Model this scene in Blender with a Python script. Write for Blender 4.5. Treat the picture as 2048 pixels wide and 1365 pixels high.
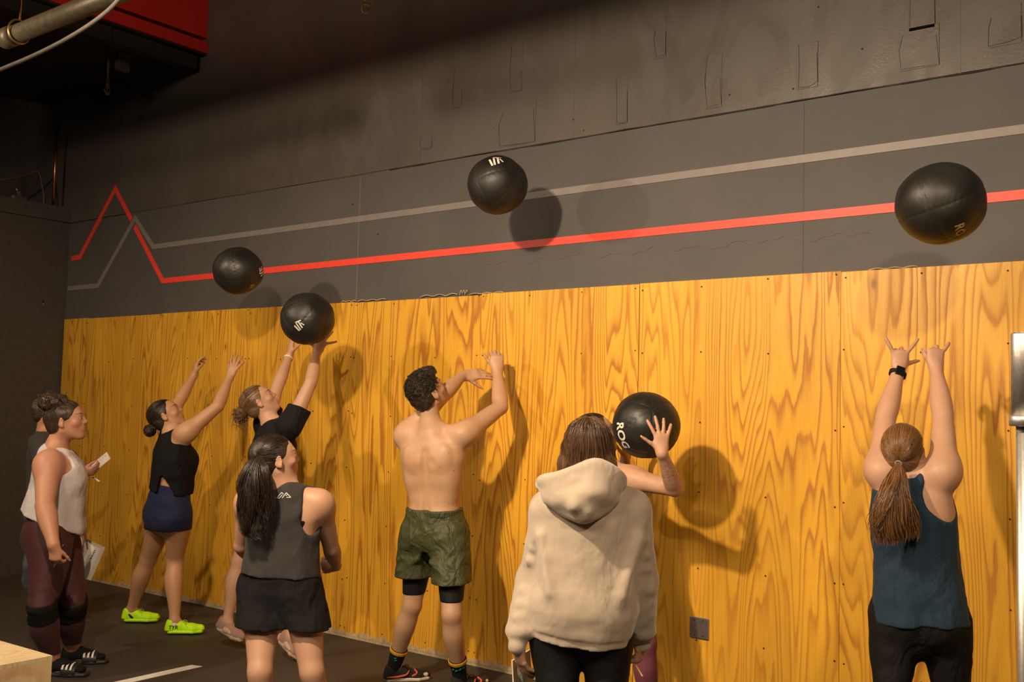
import bpy, math, random
import numpy as np
from mathutils import Vector, Matrix
for _o in list(bpy.data.objects): bpy.data.objects.remove(_o, do_unlink=True)
SC = bpy.context.scene
COL = SC.collection
# ------------------------------------------------------------------ camera
CAM_F, CAM_YAW, CAM_PIT, CAM_ROLL = 2080.314, 0.661241, 0.0659244, 0.0262281
CAM = np.array([9.7306, -5.3439, 1.6733])
PW, PH = 2048, 1365
cf = np.array([-math.sin(CAM_YAW)*math.cos(CAM_PIT), math.cos(CAM_YAW)*math.cos(CAM_PIT), math.sin(CAM_PIT)])
_r = np.cross(cf, [0, 0, 1.]); _r /= np.linalg.norm(_r); _u = np.cross(_r, cf)
cr = _r*math.cos(CAM_ROLL)+_u*math.sin(CAM_ROLL); cu = -_r*math.sin(CAM_ROLL)+_u*math.cos(CAM_ROLL)
cam_d = bpy.data.cameras.new('camera'); cam_o = bpy.data.objects.new('camera', cam_d); COL.objects.link(cam_o)
cam_o.matrix_world = Matrix(((cr[0], cu[0], -cf[0], CAM[0]), (cr[1], cu[1], -cf[1], CAM[1]), (cr[2], cu[2], -cf[2], CAM[2]), (0, 0, 0, 1)))
cam_d.sensor_width = 36; cam_d.lens = CAM_F/PW*36; cam_d.clip_start = 0.05
SC.camera = cam_o
# ------------------------------------------------------------------ light and exposure
SC.view_settings.view_transform = 'Standard'; SC.view_settings.look = 'None'
SC.view_settings.gamma = 1; SC.view_settings.use_curve_mapping = False
SC.view_settings.exposure = 0.18
wd = bpy.data.worlds.new('world'); SC.world = wd; wd.use_nodes = True
wd.node_tree.nodes['Background'].inputs[0].default_value = (1, .82, .62, 1)
wd.node_tree.nodes['Background'].inputs[1].default_value = 0.015
def area_light(name, loc, aim, size, power, col, spread=150):
    l = bpy.data.lights.new(name, 'AREA'); l.shape = 'DISK'; l.size = size; l.energy = power; l.color = col; l.spread = math.radians(spread)
    o = bpy.data.objects.new(name, l); COL.objects.link(o); o.location = loc
    o.rotation_euler = (Vector(aim)-Vector(loc)).to_track_quat('-Z', 'Y').to_euler()
    return o
WARM = (1.0, .77, .52)
for _x, _p in ((3.1, 40), (6.7, 112), (10.0, 56)): area_light('pendant_light', (_x, -4.1, 3.66), (_x*.85+.9, 0, 1.6), .15, _p, WARM, 150)
area_light('fill_light_back', (7.4, -7.6, 4.9), (6.2, 0, 1.3), 1.7, 108, WARM, 150)  # added broad fill light that softens the cast shadows
area_light('fill_light_left', (4.6, -6.6, 4.7), (3.2, 0, 1.4), .9, 24, WARM, 170)  # added fill light, placed to brighten the red bulkhead

def at(u, v, d):
    """point seen at photo pixel u,v whose depth along the view is d metres"""
    return CAM + d*(cf + cr*((u-PW/2)/CAM_F) - cu*((v-PH/2)/CAM_F))
def on_ground(u, v, z=0.):
    d = cf + cr*((u-PW/2)/CAM_F) - cu*((v-PH/2)/CAM_F); t = (z-CAM[2])/d[2]
    return CAM+t*d
# ------------------------------------------------------------------ node materials
class NT:
    def __init__(s, name, **kw):
        s.m = bpy.data.materials.new(name); s.m.use_nodes = True; s.t = s.m.node_tree; s.n = s.t.nodes
        s.b = s.n['Principled BSDF']
        for k, v in kw.items(): s.set(k, v)
    def set(s, k, v):
        k = {'color': 'Base Color', 'rough': 'Roughness', 'metal': 'Metallic', 'spec': 'Specular IOR Level', 'sheen': 'Sheen Weight',
             'sss': 'Subsurface Weight', 'coat': 'Coat Weight', 'normal': 'Normal', 'aniso': 'Anisotropic'}.get(k, k)
        i = s.b.inputs[k]
        if isinstance(v, bpy.types.NodeSocket): s.t.links.new(v, i)
        elif hasattr(i.default_value, '__len__') and not isinstance(v, (int, float)): i.default_value = tuple(v)+((1,) if len(v) == 3 and len(i.default_value) == 4 else ())
        else: i.default_value = v
    def add(s, typ, out=0, ins=None, **props):
        n = s.n.new(typ)
        for k, v in props.items(): setattr(n, k, v)
        for k, v in (ins or {}).items():
            i = n.inputs[k]
            if isinstance(v, bpy.types.NodeSocket): s.t.links.new(v, i)
            elif hasattr(i.default_value, '__len__'): i.default_value = tuple(v)+((1,) if len(v) == 3 and len(i.default_value) == 4 else ())
            else: i.default_value = v
        return n.outputs[out]
    def coord(s, kind='Object'): return s.add('ShaderNodeTexCoord', kind)
    def mapping(s, v, scale=(1, 1, 1), loc=(0, 0, 0), rot=(0, 0, 0)):
        return s.add('ShaderNodeMapping', 0, {'Vector': v, 'Scale': scale, 'Location': loc, 'Rotation': rot})
    def noise(s, v, scale=5, detail=3, rough=.5, dist=0, out=0):
        return s.add('ShaderNodeTexNoise', out, {'Vector': v, 'Scale': scale, 'Detail': detail, 'Roughness': rough, 'Distortion': dist})
    def ramp(s, f, stops, interp='LINEAR'):
        n = s.n.new('ShaderNodeValToRGB'); n.color_ramp.interpolation = interp; e = n.color_ramp.elements
        while len(e) < len(stops): e.new(.5)
        for q, (p, c) in zip(e, stops):
            q.position = p; q.color = (c, c, c, 1) if isinstance(c, (int, float)) else tuple(c)+(1,)
        s.t.links.new(f, n.inputs[0]); return n.outputs[0]
    def math(s, op, a, b=0., c=None):
        ins = {0: a, 1: b}
        if c is not None: ins[2] = c
        return s.add('ShaderNodeMath', 0, ins, operation=op)
    def mix(s, f, a, b, mode='MIX'):
        n = s.n.new('ShaderNodeMix'); n.data_type = 'RGBA'; n.blend_type = mode
        for k, v in ((0, f), (6, a), (7, b)):
            i = n.inputs[k]
            if isinstance(v, bpy.types.NodeSocket): s.t.links.new(v, i)
            elif k == 0: i.default_value = v
            else: i.default_value = tuple(v)+((1,) if len(v) == 3 else ())
        return n.outputs[2]
    def bump(s, h, strength=.3, dist=.01):
        o = s.add('ShaderNodeBump', 0, {'Height': h, 'Strength': strength, 'Distance': dist}); s.set('normal', o)
    def attr(s, name, out=0): return s.add('ShaderNodeAttribute', out, None, attribute_name=name)

# ------------------------------------------------------------------ object helpers
def mesh_np(name, V, Fc, mat=None, smooth=True):
    """V (n,3), Fc (m,3|4) numpy -> mesh datablock"""
    me = bpy.data.meshes.new(name); V = np.asarray(V, np.float32); Fc = np.asarray(Fc, np.int32)
    me.vertices.add(len(V)); me.vertices.foreach_set('co', V.ravel())
    k = Fc.shape[1]; me.loops.add(Fc.size); me.loops.foreach_set('vertex_index', Fc.ravel())
    me.polygons.add(len(Fc)); me.polygons.foreach_set('loop_start', np.arange(0, Fc.size, k, dtype=np.int32))
    me.update(calc_edges=True)
    me.polygons.foreach_set('use_smooth', np.full(len(Fc), smooth)); me.validate()
    if mat: me.materials.append(mat)
    return me
def link(name, me, parent=None, label=None):
    o = bpy.data.objects.new(name, me); COL.objects.link(o)
    if parent is not None:
        o.parent = parent; o.matrix_parent_inverse = parent.matrix_world.inverted()
    if label: o['label'] = label
    return o
def part(name, V, Fc, mat, parent=None, label=None, smooth=True):
    return link(name, mesh_np(name, V, Fc, mat, smooth), parent, label)
def tag(o, label, cat, group=None, kind=None):
    o['label'] = label; o['category'] = cat
    if group: o['group'] = group
    if kind: o['kind'] = kind
    return o
def empty(name, loc):
    o = bpy.data.objects.new(name, None); COL.objects.link(o); o.location = tuple(loc); o.empty_display_size = .1
    o.matrix_world = Matrix.Translation(Vector(tuple(loc))); return o
def box_vf(lo, hi, bev=0.):
    x0, y0, z0 = lo; x1, y1, z1 = hi
    if bev <= 0:
        V = np.array([(x, y, z) for x in (x0, x1) for y in (y0, y1) for z in (z0, z1)], float)
        F = np.array([(0, 1, 3, 2), (4, 6, 7, 5), (0, 4, 5, 1), (2, 3, 7, 6), (0, 2, 6, 4), (1, 5, 7, 3)])
        return V, F
    import bmesh
    bm = bmesh.new(); bmesh.ops.create_cube(bm, size=1)
    for v in bm.verts: v.co = Vector(((x0+x1)/2+v.co.x*(x1-x0), (y0+y1)/2+v.co.y*(y1-y0), (z0+z1)/2+v.co.z*(z1-z0)))
    bmesh.ops.bevel(bm, geom=list(bm.edges), offset=bev, segments=2, affect='EDGES', profile=.6)
    bmesh.ops.triangulate(bm, faces=list(bm.faces)); bm.verts.ensure_lookup_table()
    V = np.array([v.co[:] for v in bm.verts]); F = np.array([[v.index for v in f.verts] for f in bm.faces]); bm.free()
    return V, F
def box(name, lo, hi, mat, parent=None, bev=0., label=None):
    V, F = box_vf(lo, hi, bev); return part(name, V, F, mat, parent, label, smooth=False)
def tube_vf(P, R, n=10, caps=True):
    P = np.asarray(P, float); m = len(P); R = np.full(m, R) if np.isscalar(R) else np.asarray(R, float)
    T = np.gradient(P, axis=0); T /= np.linalg.norm(T, axis=1)[:, None]+1e-9
    ref = np.array([0, 0, 1.]) if abs(T[0][2]) < .9 else np.array([1., 0, 0])
    a = np.cross(T[0], ref); a /= np.linalg.norm(a); V = []
    for i in range(m):
        a = a-T[i]*(a@T[i]); a /= np.linalg.norm(a)+1e-9; b = np.cross(T[i], a)
        ang = np.arange(n)*2*np.pi/n
        V.append(P[i]+R[i]*(np.cos(ang)[:, None]*a+np.sin(ang)[:, None]*b))
    V = np.concatenate(V); F = []
    for i in range(m-1):
        for j in range(n):
            k = (j+1) % n; F.append((i*n+j, i*n+k, (i+1)*n+k, (i+1)*n+j))
    if caps:
        V = np.vstack([V, P[0], P[-1]])
        for j in range(n):
            k = (j+1) % n; F.append((m*n, k, j, j)); F.append((m*n+1, (m-1)*n+j, (m-1)*n+k, (m-1)*n+k))
    F = [f if f[2] != f[3] else f for f in F]
    T2 = []
    for f in F:
        T2.append((f[0], f[1], f[2]))
        if f[2] != f[3]: T2.append((f[0], f[2], f[3]))
    return V, np.array(T2)
def tube(name, P, R, mat, parent=None, n=10, label=None, smooth=True):
    V, F = tube_vf(P, R, n); return part(name, V, F, mat, parent, label, smooth)
def join_vf(L):
    V = []; F = []; o = 0
    for v, f in L:
        f = np.asarray(f)
        if f.shape[1] == 4: f = np.vstack([f[:, :3], f[:, [0, 2, 3]]])
        V.append(v); F.append(f+o); o += len(v)
    return np.vstack(V), np.vstack(F)
def text_vf(s, size=1., bold=0.0, shear=0.):
    """writing as flat triangles centred on the origin in the xy plane"""
    c = bpy.data.curves.new('t', 'FONT'); c.body = s; c.size = size; c.align_x = 'CENTER'; c.align_y = 'CENTER'; c.offset = bold; c.resolution_u = 3; c.shear = shear
    o = bpy.data.objects.new('t', c); COL.objects.link(o); dg = bpy.context.evaluated_depsgraph_get()
    me = bpy.data.meshes.new_from_object(o.evaluated_get(dg)); me.calc_loop_triangles()
    V = np.array([v.co[:] for v in me.vertices]); F = np.array([t.vertices[:] for t in me.loop_triangles])
    bpy.data.objects.remove(o); bpy.data.meshes.remove(me); bpy.data.curves.remove(c)
    return V, F
def poly_vf(pts):
    """fan-triangulated flat convex polygon"""
    V = np.array([(p[0], p[1], 0.) for p in pts]); return V, np.array([(0, i, i+1) for i in range(1, len(pts)-1)])
def plane_vf(V2, O, X, Y, lift=0.):
    X = np.asarray(X, float); Y = np.asarray(Y, float); N = np.cross(X, Y); N /= np.linalg.norm(N)
    return O+V2[:, :1]*X+V2[:, 1:2]*Y+lift*N
# ================================================================== ROOM
# the plywood-clad wall is y = 0, x runs along it to the right, people stand at y < 0
def mat_wall_paint():
    m = NT('charcoal_wall_paint'); v = m.coord('Object')
    big = m.noise(m.mapping(v, (.9, .9, .5)), 1.3, 4, .6)
    smear = m.noise(m.mapping(v, (1.5, 1, .8), (0, 0, 0), (0, .5, 0)), 1.5, 3, .55, 2.2)
    c = m.ramp(big, [(.3, (.078, .068, .061)), (.7, (.108, .094, .083))])
    c = m.mix(m.ramp(smear, [(.5, 0), (.72, .32)]), c, (.13, .113, .10))
    fine = m.noise(v, 230, 2, .6); mid = m.noise(v, 60, 3, .6)
    m.set('color', c); m.set('rough', m.ramp(smear, [(.40, .52), (.60, .30)]))
    m.set('spec', .5)
    h = m.math('ADD', m.math('MULTIPLY', fine, .5), m.math('MULTIPLY', mid, .6)); m.bump(h, .28, .004)
    return m.m
def mat_band_paint():
    m = NT('matte_charcoal_band_paint'); v = m.coord('Object')
    big = m.noise(m.mapping(v, (.8, .8, .8)), 1.5, 4, .6)
    m.set('color', m.ramp(big, [(.3, (.084, .076, .075)), (.7, (.104, .094, .092))])); m.set('rough', .62); m.set('spec', .35)
    m.bump(m.noise(v, 120, 3, .7), .35, .004); return m.m
def mat_plain(name, col, rough=.6, metal=0., spec=.5, nscale=40, var=.15, bump=.1):
    m = NT(name); v = m.coord('Object'); n = m.noise(v, nscale, 4, .6)
    c0 = tuple(x*(1-var) for x in col); c1 = tuple(min(1, x*(1+var)) for x in col)
    m.set('color', m.ramp(n, [(.3, c0), (.7, c1)])); m.set('rough', rough); m.set('metal', metal); m.set('spec', spec)
    if bump: m.bump(n, bump, .003)
    return m.m
def mat_plywood(name='stained_plywood', dark=(.40, .145, .013), light=(.82, .425, .038), scale=1., rough=.42, face='xz'):
    m = NT(name); co = m.coord('Object')
    rnd = m.add('ShaderNodeObjectInfo', 'Random')
    off = m.add('ShaderNodeCombineXYZ', 0, {0: m.math('MULTIPLY', rnd, 37.), 1: m.math('MULTIPLY', rnd, 11.), 2: m.math('MULTIPLY', rnd, 53.)})
    v = m.add('ShaderNodeVectorMath', 0, {0: co, 1: off}, operation='ADD')
    sc = (1, .2, .12) if face == 'xz' else (.12, 1, .12)
    w = m.mapping(v, tuple(scale*x for x in sc))
    sx = m.add('ShaderNodeSeparateXYZ', 0 if face == 'xz' else 1, {0: v})
    n1 = m.noise(w, 2.3, 1.5, .4, .25)
    n2 = m.noise(m.mapping(v, (3.2*scale, 1, .16*scale)), 1.6, 2, .5)
    wob = m.noise(m.mapping(v, (11*scale, 1, 2.0*scale)), 1.5, 3, .55)
    ph = m.math('ADD', m.math('MULTIPLY', n1, 36.), m.math('MULTIPLY', n2, 12.))
    ph = m.math('ADD', ph, m.math('MULTIPLY', wob, .75))
    ph = m.math('ADD', ph, m.math('MULTIPLY', sx, 2.5*scale))
    fr = m.math('FRACT', ph)
    band = m.ramp(fr, [(0, .25), (.10, .0), (.45, .05), (.66, .40), (.86, 1.), (.95, .85), (1., .25)])
    # where the rings run flat the veneer shows broad blotches
    amt = m.ramp(m.noise(m.mapping(v, (.9, 1, .35)), 2.2, 2, .5), [(.30, .35), (.6, 1.)])
    band = m.math('MULTIPLY', band, amt)
    base = m.noise(m.mapping(v, (1.2, 1, .5)), 1.7, 3, .5)
    lt = m.mix(m.ramp(base, [(.35, 0), (.65, 1)]), light, tuple(x*.84 for x in light))
    c = m.mix(m.math('MULTIPLY', band, .92), lt, dark)
    fib = m.noise(m.mapping(v, (160, 20, 4)), 1.5, 3, .65)
    c = m.mix(.28, c, m.ramp(fib, [(.3, (.28, .28, .28)), (.7, (.72, .72, .72))]), 'OVERLAY')
    # small knots
    vo = m.n.new('ShaderNodeTexVoronoi'); m.t.links.new(m.mapping(v, (1.6, 1.6, .85)), vo.inputs['Vector']); vo.inputs['Scale'].default_value = 1.1
    kn = m.ramp(vo.outputs['Distance'], [(.0, 1.), (.016, .9), (.03, .25), (.06, 0)])
    c = m.mix(m.math('MULTIPLY', kn, .7), c, (.16, .05, .006))
    m.set('color', c); m.set('rough', m.ramp(band, [(0, rough), (1, rough+.12)])); m.set('spec', .42)
    m.bump(m.math('ADD', m.math('MULTIPLY', fib, .5), m.math('MULTIPLY', band, .5)), .12, .0015)
    return m.m
def mat_rubber():
    m = NT('black_rubber_mat'); v = m.coord('Object')
    sp = m.noise(v, 190, 2, .7); big = m.noise(v, 1.1, 4, .6)
    c = m.ramp(big, [(.3, (.040, .033, .028)), (.7, (.062, .050, .041))])
    c = m.mix(m.ramp(sp, [(.62, 0), (.78, .4)]), c, (.10, .085, .07))
    m.set('color', c); m.set('rough', .62); m.set('spec', .45); m.bump(sp, .4, .003); return m.m
M_WALL = mat_wall_paint(); M_BAND = mat_band_paint(); M_PLY = mat_plywood()
M_BLACK = mat_plain('black_ceiling_paint', (.018, .016, .015), .8)
M_LEFT = mat_plain('dark_grey_side_wall_paint', (.066, .056, .052), .6, spec=.3, nscale=30)
M_RUB = mat_rubber()
M_RED = mat_plain('red_wall_paint', (.62, .020, .012), .55, nscale=8, var=.05)
M_REDLINE = mat_plain('red_stripe_paint', (.86, .065, .038), .5, nscale=15, var=.06)
M_GREYLINE = mat_plain('grey_stripe_paint', (.22, .195, .185), .5, nscale=15, var=.06)
M_CHROME = mat_plain('brushed_chrome_steel', (.62, .59, .56), .42, .85, nscale=90, var=.1)
M_STEEL = mat_plain('brushed_steel_plate', (.36, .33, .33), .38, .85, nscale=60)
M_HOLE = mat_plain('dark_screw_head', (.03, .02, .015), .5, bump=0)
M_GALV = mat_plain('old_galvanised_pipe', (.11, .088, .055), .5, .3, nscale=25, var=.3)
M_COPPER = mat_plain('copper_pipe', (.75, .28, .12), .3, 1., nscale=30)
M_CABLE = mat_plain('grey_cable', (.06, .052, .046), .5, nscale=30)
M_BRASS = mat_plain('brass_fitting', (.55, .38, .16), .35, .9, nscale=30)
M_CUT = mat_plain('raw_plywood_edge', (.50, .37, .22), .7, nscale=30, var=.25)
M_TAPE = mat_plain('white_floor_tape', (.80, .76, .72), .5, nscale=30, var=.1)
XR, XL, YB, ZC = 13.5, -3.2, -13.0, 6.2
wall = box('wall_back', (XL, .02, 0), (XR, .25, ZC), M_WALL); wall['kind'] = 'structure'
# painted upper field and the lower matte band are separate drywall layers, a fine trim line between
box('wall_panel', (0, .004, 2.40), (XR, .02, 3.395), M_BAND, wall)
box('wall_panel', (XL, .000, 3.402), (XR, .02, ZC), M_WALL, wall)
# vertical joints and repair patches of the upper drywall
rng = random.Random(4)
M_SEAM = mat_plain('joint_compound_edge', (.20, .17, .15), .45, nscale=50)
for x in (2.38, 4.70, 6.02, 8.35):
    box('drywall_joint', (x-.003, -.0015, 3.40), (x+.003, .004, 4.6), M_WALL, wall)
box('drywall_joint', (4.095, .0015, 2.45), (4.101, .006, 3.38), M_SEAM, wall)
box('drywall_joint', (7.54, .0015, 2.45), (7.543, .006, 3.38), M_BAND, wall)
patches = [(5.42, 3.42, .30, .30), (5.50, 3.78, .10, .34), (6.33, 3.44, .09, .30), (6.95, 3.44, .10, .33), (7.50, 3.46, .12, .25), (8.05, 3.46, .20, .22), (8.10, 3.66, .13, .5), (4.70, 3.5, .11, .12), (5.0, 3.75, .08, .3), (8.48, 3.5, .15, .2), (6.60, 3.8, .08, .25)]
M_CRACK = mat_plain('dark_crack_line', (.035, .028, .024), .8, bump=0)
for i, (x, z, w, h) in enumerate(patches):
    box('patch', (x, -.004, z), (x+w, .002, z+h), M_WALL, wall, .002)
    pts = [(x+w*.1, -.0045, z+h*rng.uniform(.7, 1)), (x+rng.uniform(-.01, .02), -.0045, z+h*.5), (x+rng.uniform(0, .02), -.0045, z+.01), (x+w*.6, -.0045, z+rng.uniform(0, .02)), (x+w, -.0045, z+rng.uniform(.0, .03)), (x+w*rng.uniform(.9, 1), -.0045, z+h*rng.uniform(.3, .8))]
    tube('crack', pts, .0011+.0005*rng.random(), M_CRACK, wall, 4)
# thin trim gap line above band
pts = [(x, -.001, 3.398+.003*math.sin(x*5.1)+.002*math.sin(x*17)) for x in np.linspace(4.4, XR, 60)]
tube('trim_line', pts, .0035, M_CRACK, wall, 5)
pts = [(x, .0045, 3.398+.002*math.sin(x*5.1)) for x in np.linspace(.9, 4.4, 30)]
tube('trim_line', pts, .0015, M_SEAM, wall, 4)
for (x, z) in ((2.96, 3.47), (4.02, 3.18), (4.3, 2.93), (6.02, 3.52), (6.1, 3.44), (7.48, 3.47), (7.62, 3.9), (7.86, 3.62), (8.3, 3.9), (7.1, 3.5), (5.05, 3.9)):
    V, F = tube_vf([(x, -.002, z), (x, .004, z)], .006, 8); part('nail_hole', V, F, M_CRACK, wall)
# squiggle of peeling paint under the red stripe
pts = [(x, .002, 2.64+.012*math.sin(x*23)+.01*math.sin(x*9.7)+.006*math.sin(x*61)) for x in np.linspace(5.3, 7.9, 90)]
tube('peeling_edge', pts, .0013, M_SEAM, wall, 4)

# ---- stripes: mitred bands 45..50 mm wide
def stripe(name, P, w, mat, label):
    P = np.array(P, float); n = len(P); N = []
    for i in range(n):
        ds = []
        if i > 0: ds.append(P[i]-P[i-1])
        if i < n-1: ds.append(P[i+1]-P[i])
        ns = [np.array([-d[1], d[0]])/np.linalg.norm(d) for d in ds]
        m = sum(ns); m /= np.linalg.norm(m); N.append(m*w/2/max(.35, m@ns[0]))
    N = np.array(N); V = []
    for y in (-.001, .006):
        for s in (1, -1): V += [(p[0], y, p[1]) for p in P+s*N]
    F = []
    for i in range(n-1):
        a, b, c, d = i, i+1, n+i+1, n+i; F.append((a, d, c, b))
        F.append((a, b, b+2*n, a+2*n)); F.append((d, d+2*n, c+2*n, c))
    F.append((0, 2*n, 3*n, n)); F.append((n-1, 2*n-1, 4*n-1, 3*n-1))
    return part(name, V, F, mat, wall, label, smooth=False)
stripe('painted_stripe', [(.06, 3.045), (.21, 3.045), (.78, 3.66), (1.075, 3.335)], .048, M_REDLINE, 'red painted peak left of the grey peak')
stripe('painted_stripe', [(1.135, 3.268), (1.62, 2.735), (XR, 2.778)], .048, M_REDLINE, 'lower long red painted stripe')
stripe('painted_stripe', [(.02, 2.748), (.56, 2.748), (1.135, 3.345), (1.45, 3.053), (XR, 3.093)], .045, M_GREYLINE, 'upper grey painted stripe with a peak')

# ---- plywood sheets, each its own object with an inset joint
SEAM0, SW = 4.1008, 1.2192
edges = [.02, .62]+[SEAM0+SW*k for k in range(-2, 8)]
edges = [.02, .43, 1.66]+[SEAM0+SW*k for k in range(-1, 8)]
top0, top1 = 2.438, 2.438
for i in range(len(edges)-1):
    a, b = edges[i]+.0012, edges[i+1]-.0012
    z1 = 2.438+[.004, -.002, .003, 0, -.006, .002, .006, .001, 0, .004, 0][i]
    y0 = -.016-[0, .002, .001, 0, .0015, .003, 0, .002, 0, 0, 0][i]
    box('plywood_sheet', (a, y0, .02), (b, .003, z1), M_PLY, wall, .0015)
# pale scraped strip at the foot of the sheets
segs = []
rg = random.Random(9)
x = 1.2
while x < 9.2:
    w = rg.uniform(.02, .09); h = .024+rg.random()*.022*(1 if x > 3.2 else .4)
    segs.append(box_vf((x, -.0205, .02), (x+w*1.02, -.0185, h+.012)))
    x += w
V, F = join_vf(segs); o = part('scuffed_edge', V, F, M_CUT, wall, smooth=False); o['kind'] = 'stuff'
o = box('trim_1', (.02, -.018, 0), (XR, .003, .02), M_CUT); o['kind'] = 'structure'
# screws in stud rows
sv = []
rg = random.Random(2)
for k in range(-3, 8):
    X = SEAM0+SW*k
    for dx in (-.022, .022, SW/3, 2*SW/3):
        for z in (2.41, 2.03, 1.62, 1.22, .82, .42, .08):
            if rg.random() < .12: continue
            x = X+dx+rg.uniform(-.006, .006); zz = z+rg.uniform(-.02, .02)
            if x < .1 or x > 12: continue
            sv.append(tube_vf([(x, -.0215, zz), (x, -.012, zz)], .0042, 7))
V, F = join_vf(sv); o = part('screw', V, F, M_HOLE, wall); o['kind'] = 'stuff'
# torn chips along the top edge near the centre
cv = []
for (x, w, h) in ((3.95, .16, .012), (4.12, .3, .01), (4.75, .35, .016), (5.12, .07, .035), (5.2, .3, .008), (7.9, .25, .008)):
    pts = [(x+w*t, -.012, 2.44+h*abs(math.sin(t*9))) for t in np.linspace(0, 1, 14)]
    cv.append(tube_vf(pts, .003, 5))
V, F = join_vf(cv); part('torn_paint_edge', V, F, M_CUT, wall)

# blank steel cover plate
cp = empty('cover_plate', (6.967, -.02, .485))
tag(cp, 'square blank steel cover plate low on the plywood wall', 'outlet cover')
V, F = box_vf((-.058, -.008, -.058), (.058, 0, .058), .0035); V += np.array([6.967, -.019, .485]); part('plate', V, F, M_STEEL, cp, smooth=False)
for dx in (-.026, .026):
    for dz in (-.042, .042):
        V, F = tube_vf([(6.967+dx, -.0285, .485+dz), (6.967+dx, -.026, .485+dz)], .004, 10); part('screw', V, F, M_HOLE, cp)

# floor: rubber mats
floor = box('floor', (XL, YB, -.12), (XR, .25, -.012), M_BLACK); floor['kind'] = 'structure'
def quad_prism(P, z0, z1):
    V = np.array([(p[0], p[1], z) for z in (z0, z1) for p in P]); n = len(P)
    F = [(i, (i+1) % n, n+(i+1) % n, n+i) for i in range(n)]+[(3, 2, 1, 0), (4, 5, 6, 7)]
    return V, np.array(F)
for i in range(9):
    for j in range(6):
        x0 = -.6+1.83*i-(.6 if j % 2 else 0); y0 = -1.22*(j+1)
        V, F = box_vf((x0+.001, y0+.001, -.012), (x0+1.829, y0+1.219-(.0 if j else .022), 0), .0012)
        part('rubber_mat', V, F, M_RUB, floor, smooth=False)
# strip of tape
P = [on_ground(*q) for q in ((383, 1331), (405, 1334), (262, 1366), (206, 1366))]
d = (P[2]-P[1]); d2 = (P[3]-P[0]); P[2] = P[1]+d*3; P[3] = P[0]+d*3
V, F = quad_prism([p[:2] for p in P], 0, .0012); tag(part('floor_tape', V, F, M_TAPE, smooth=False), 'strip of white tape stuck on the black rubber floor', 'tape')

# left side room: dark block with a flat top and boxed edge
lwl = box('wall_left', (XL, YB, 0), (0, .02, 3.40), M_LEFT); lwl['kind'] = 'structure'
t = box('trim_2', (XL, YB, 3.40), (.018, .004, 3.545), M_LEFT); t['kind'] = 'structure'
tube('joint_line', [(.0, -9, 3.40), (.002, 0, 3.40)], .004, M_CRACK, t, 5)
V, F = tube_vf([(-.002, -.235, 2.60), (.002, -.235, 2.60)], .016, 10); part('wall_hole', V, F, M_CRACK, lwl)
V, F = tube_vf([(.0, -.225, 2.575), (.006, -.225, 2.575)], .006, 8); part('screw', V, F, M_CHROME, lwl)
o = box('wall_right', (XR, YB, 0), (XR+.2, .25, ZC), M_WALL); o['kind'] = 'structure'
o = box('wall_front', (XL, YB-.2, 0), (XR, YB, ZC), M_WALL); o['kind'] = 'structure'
o = box('wall_recess', (XL-.2, YB, 3.3), (XL, .25, ZC), M_BLACK); o['kind'] = 'structure'
ceil = box('ceiling', (XL, YB, ZC), (XR, .25, ZC+.15), M_BLACK); ceil['kind'] = 'structure'
# red painted bulkhead running out from the wall, and black steel beneath it
o = box('trim_3', (-.6, -7, 4.70), (2.132, .0, 4.80), M_RED, None, .004); o['kind'] = 'structure'
o2 = box('trim_4', (-.6, -7, 4.84), (2.11, .0, ZC), M_RED); o2['kind'] = 'structure'
o3 = box('ceiling_soffit', (-.6, -7, 4.685), (2.115, 0, 4.699), M_BLACK); o3['kind'] = 'structure'; o3.name = 'trim_5'
bm_ = box('steel_beam', (1.95, -7, 4.56), (2.06, -.05, 4.68), M_BLACK, None, .004); tag(bm_, 'black steel beam running under the red bulkhead', 'beam')
for y in (-.9, -2.2, -3.6, -5.0): box('hanger_strap', (1.94, y, 4.55), (2.07, y+.03, 4.70), M_BLACK, bm_)
# unseen beam parallel to the wall, added to cut the lamp light high up
o = box('light_blocker_beam', (2.2, -3.12, 3.775), (XR, -3.04, 4.62), M_BLACK, None, .004); tag(o, 'added black light-blocking beam parallel to the plywood wall, unseen above the frame', 'beam')
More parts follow.
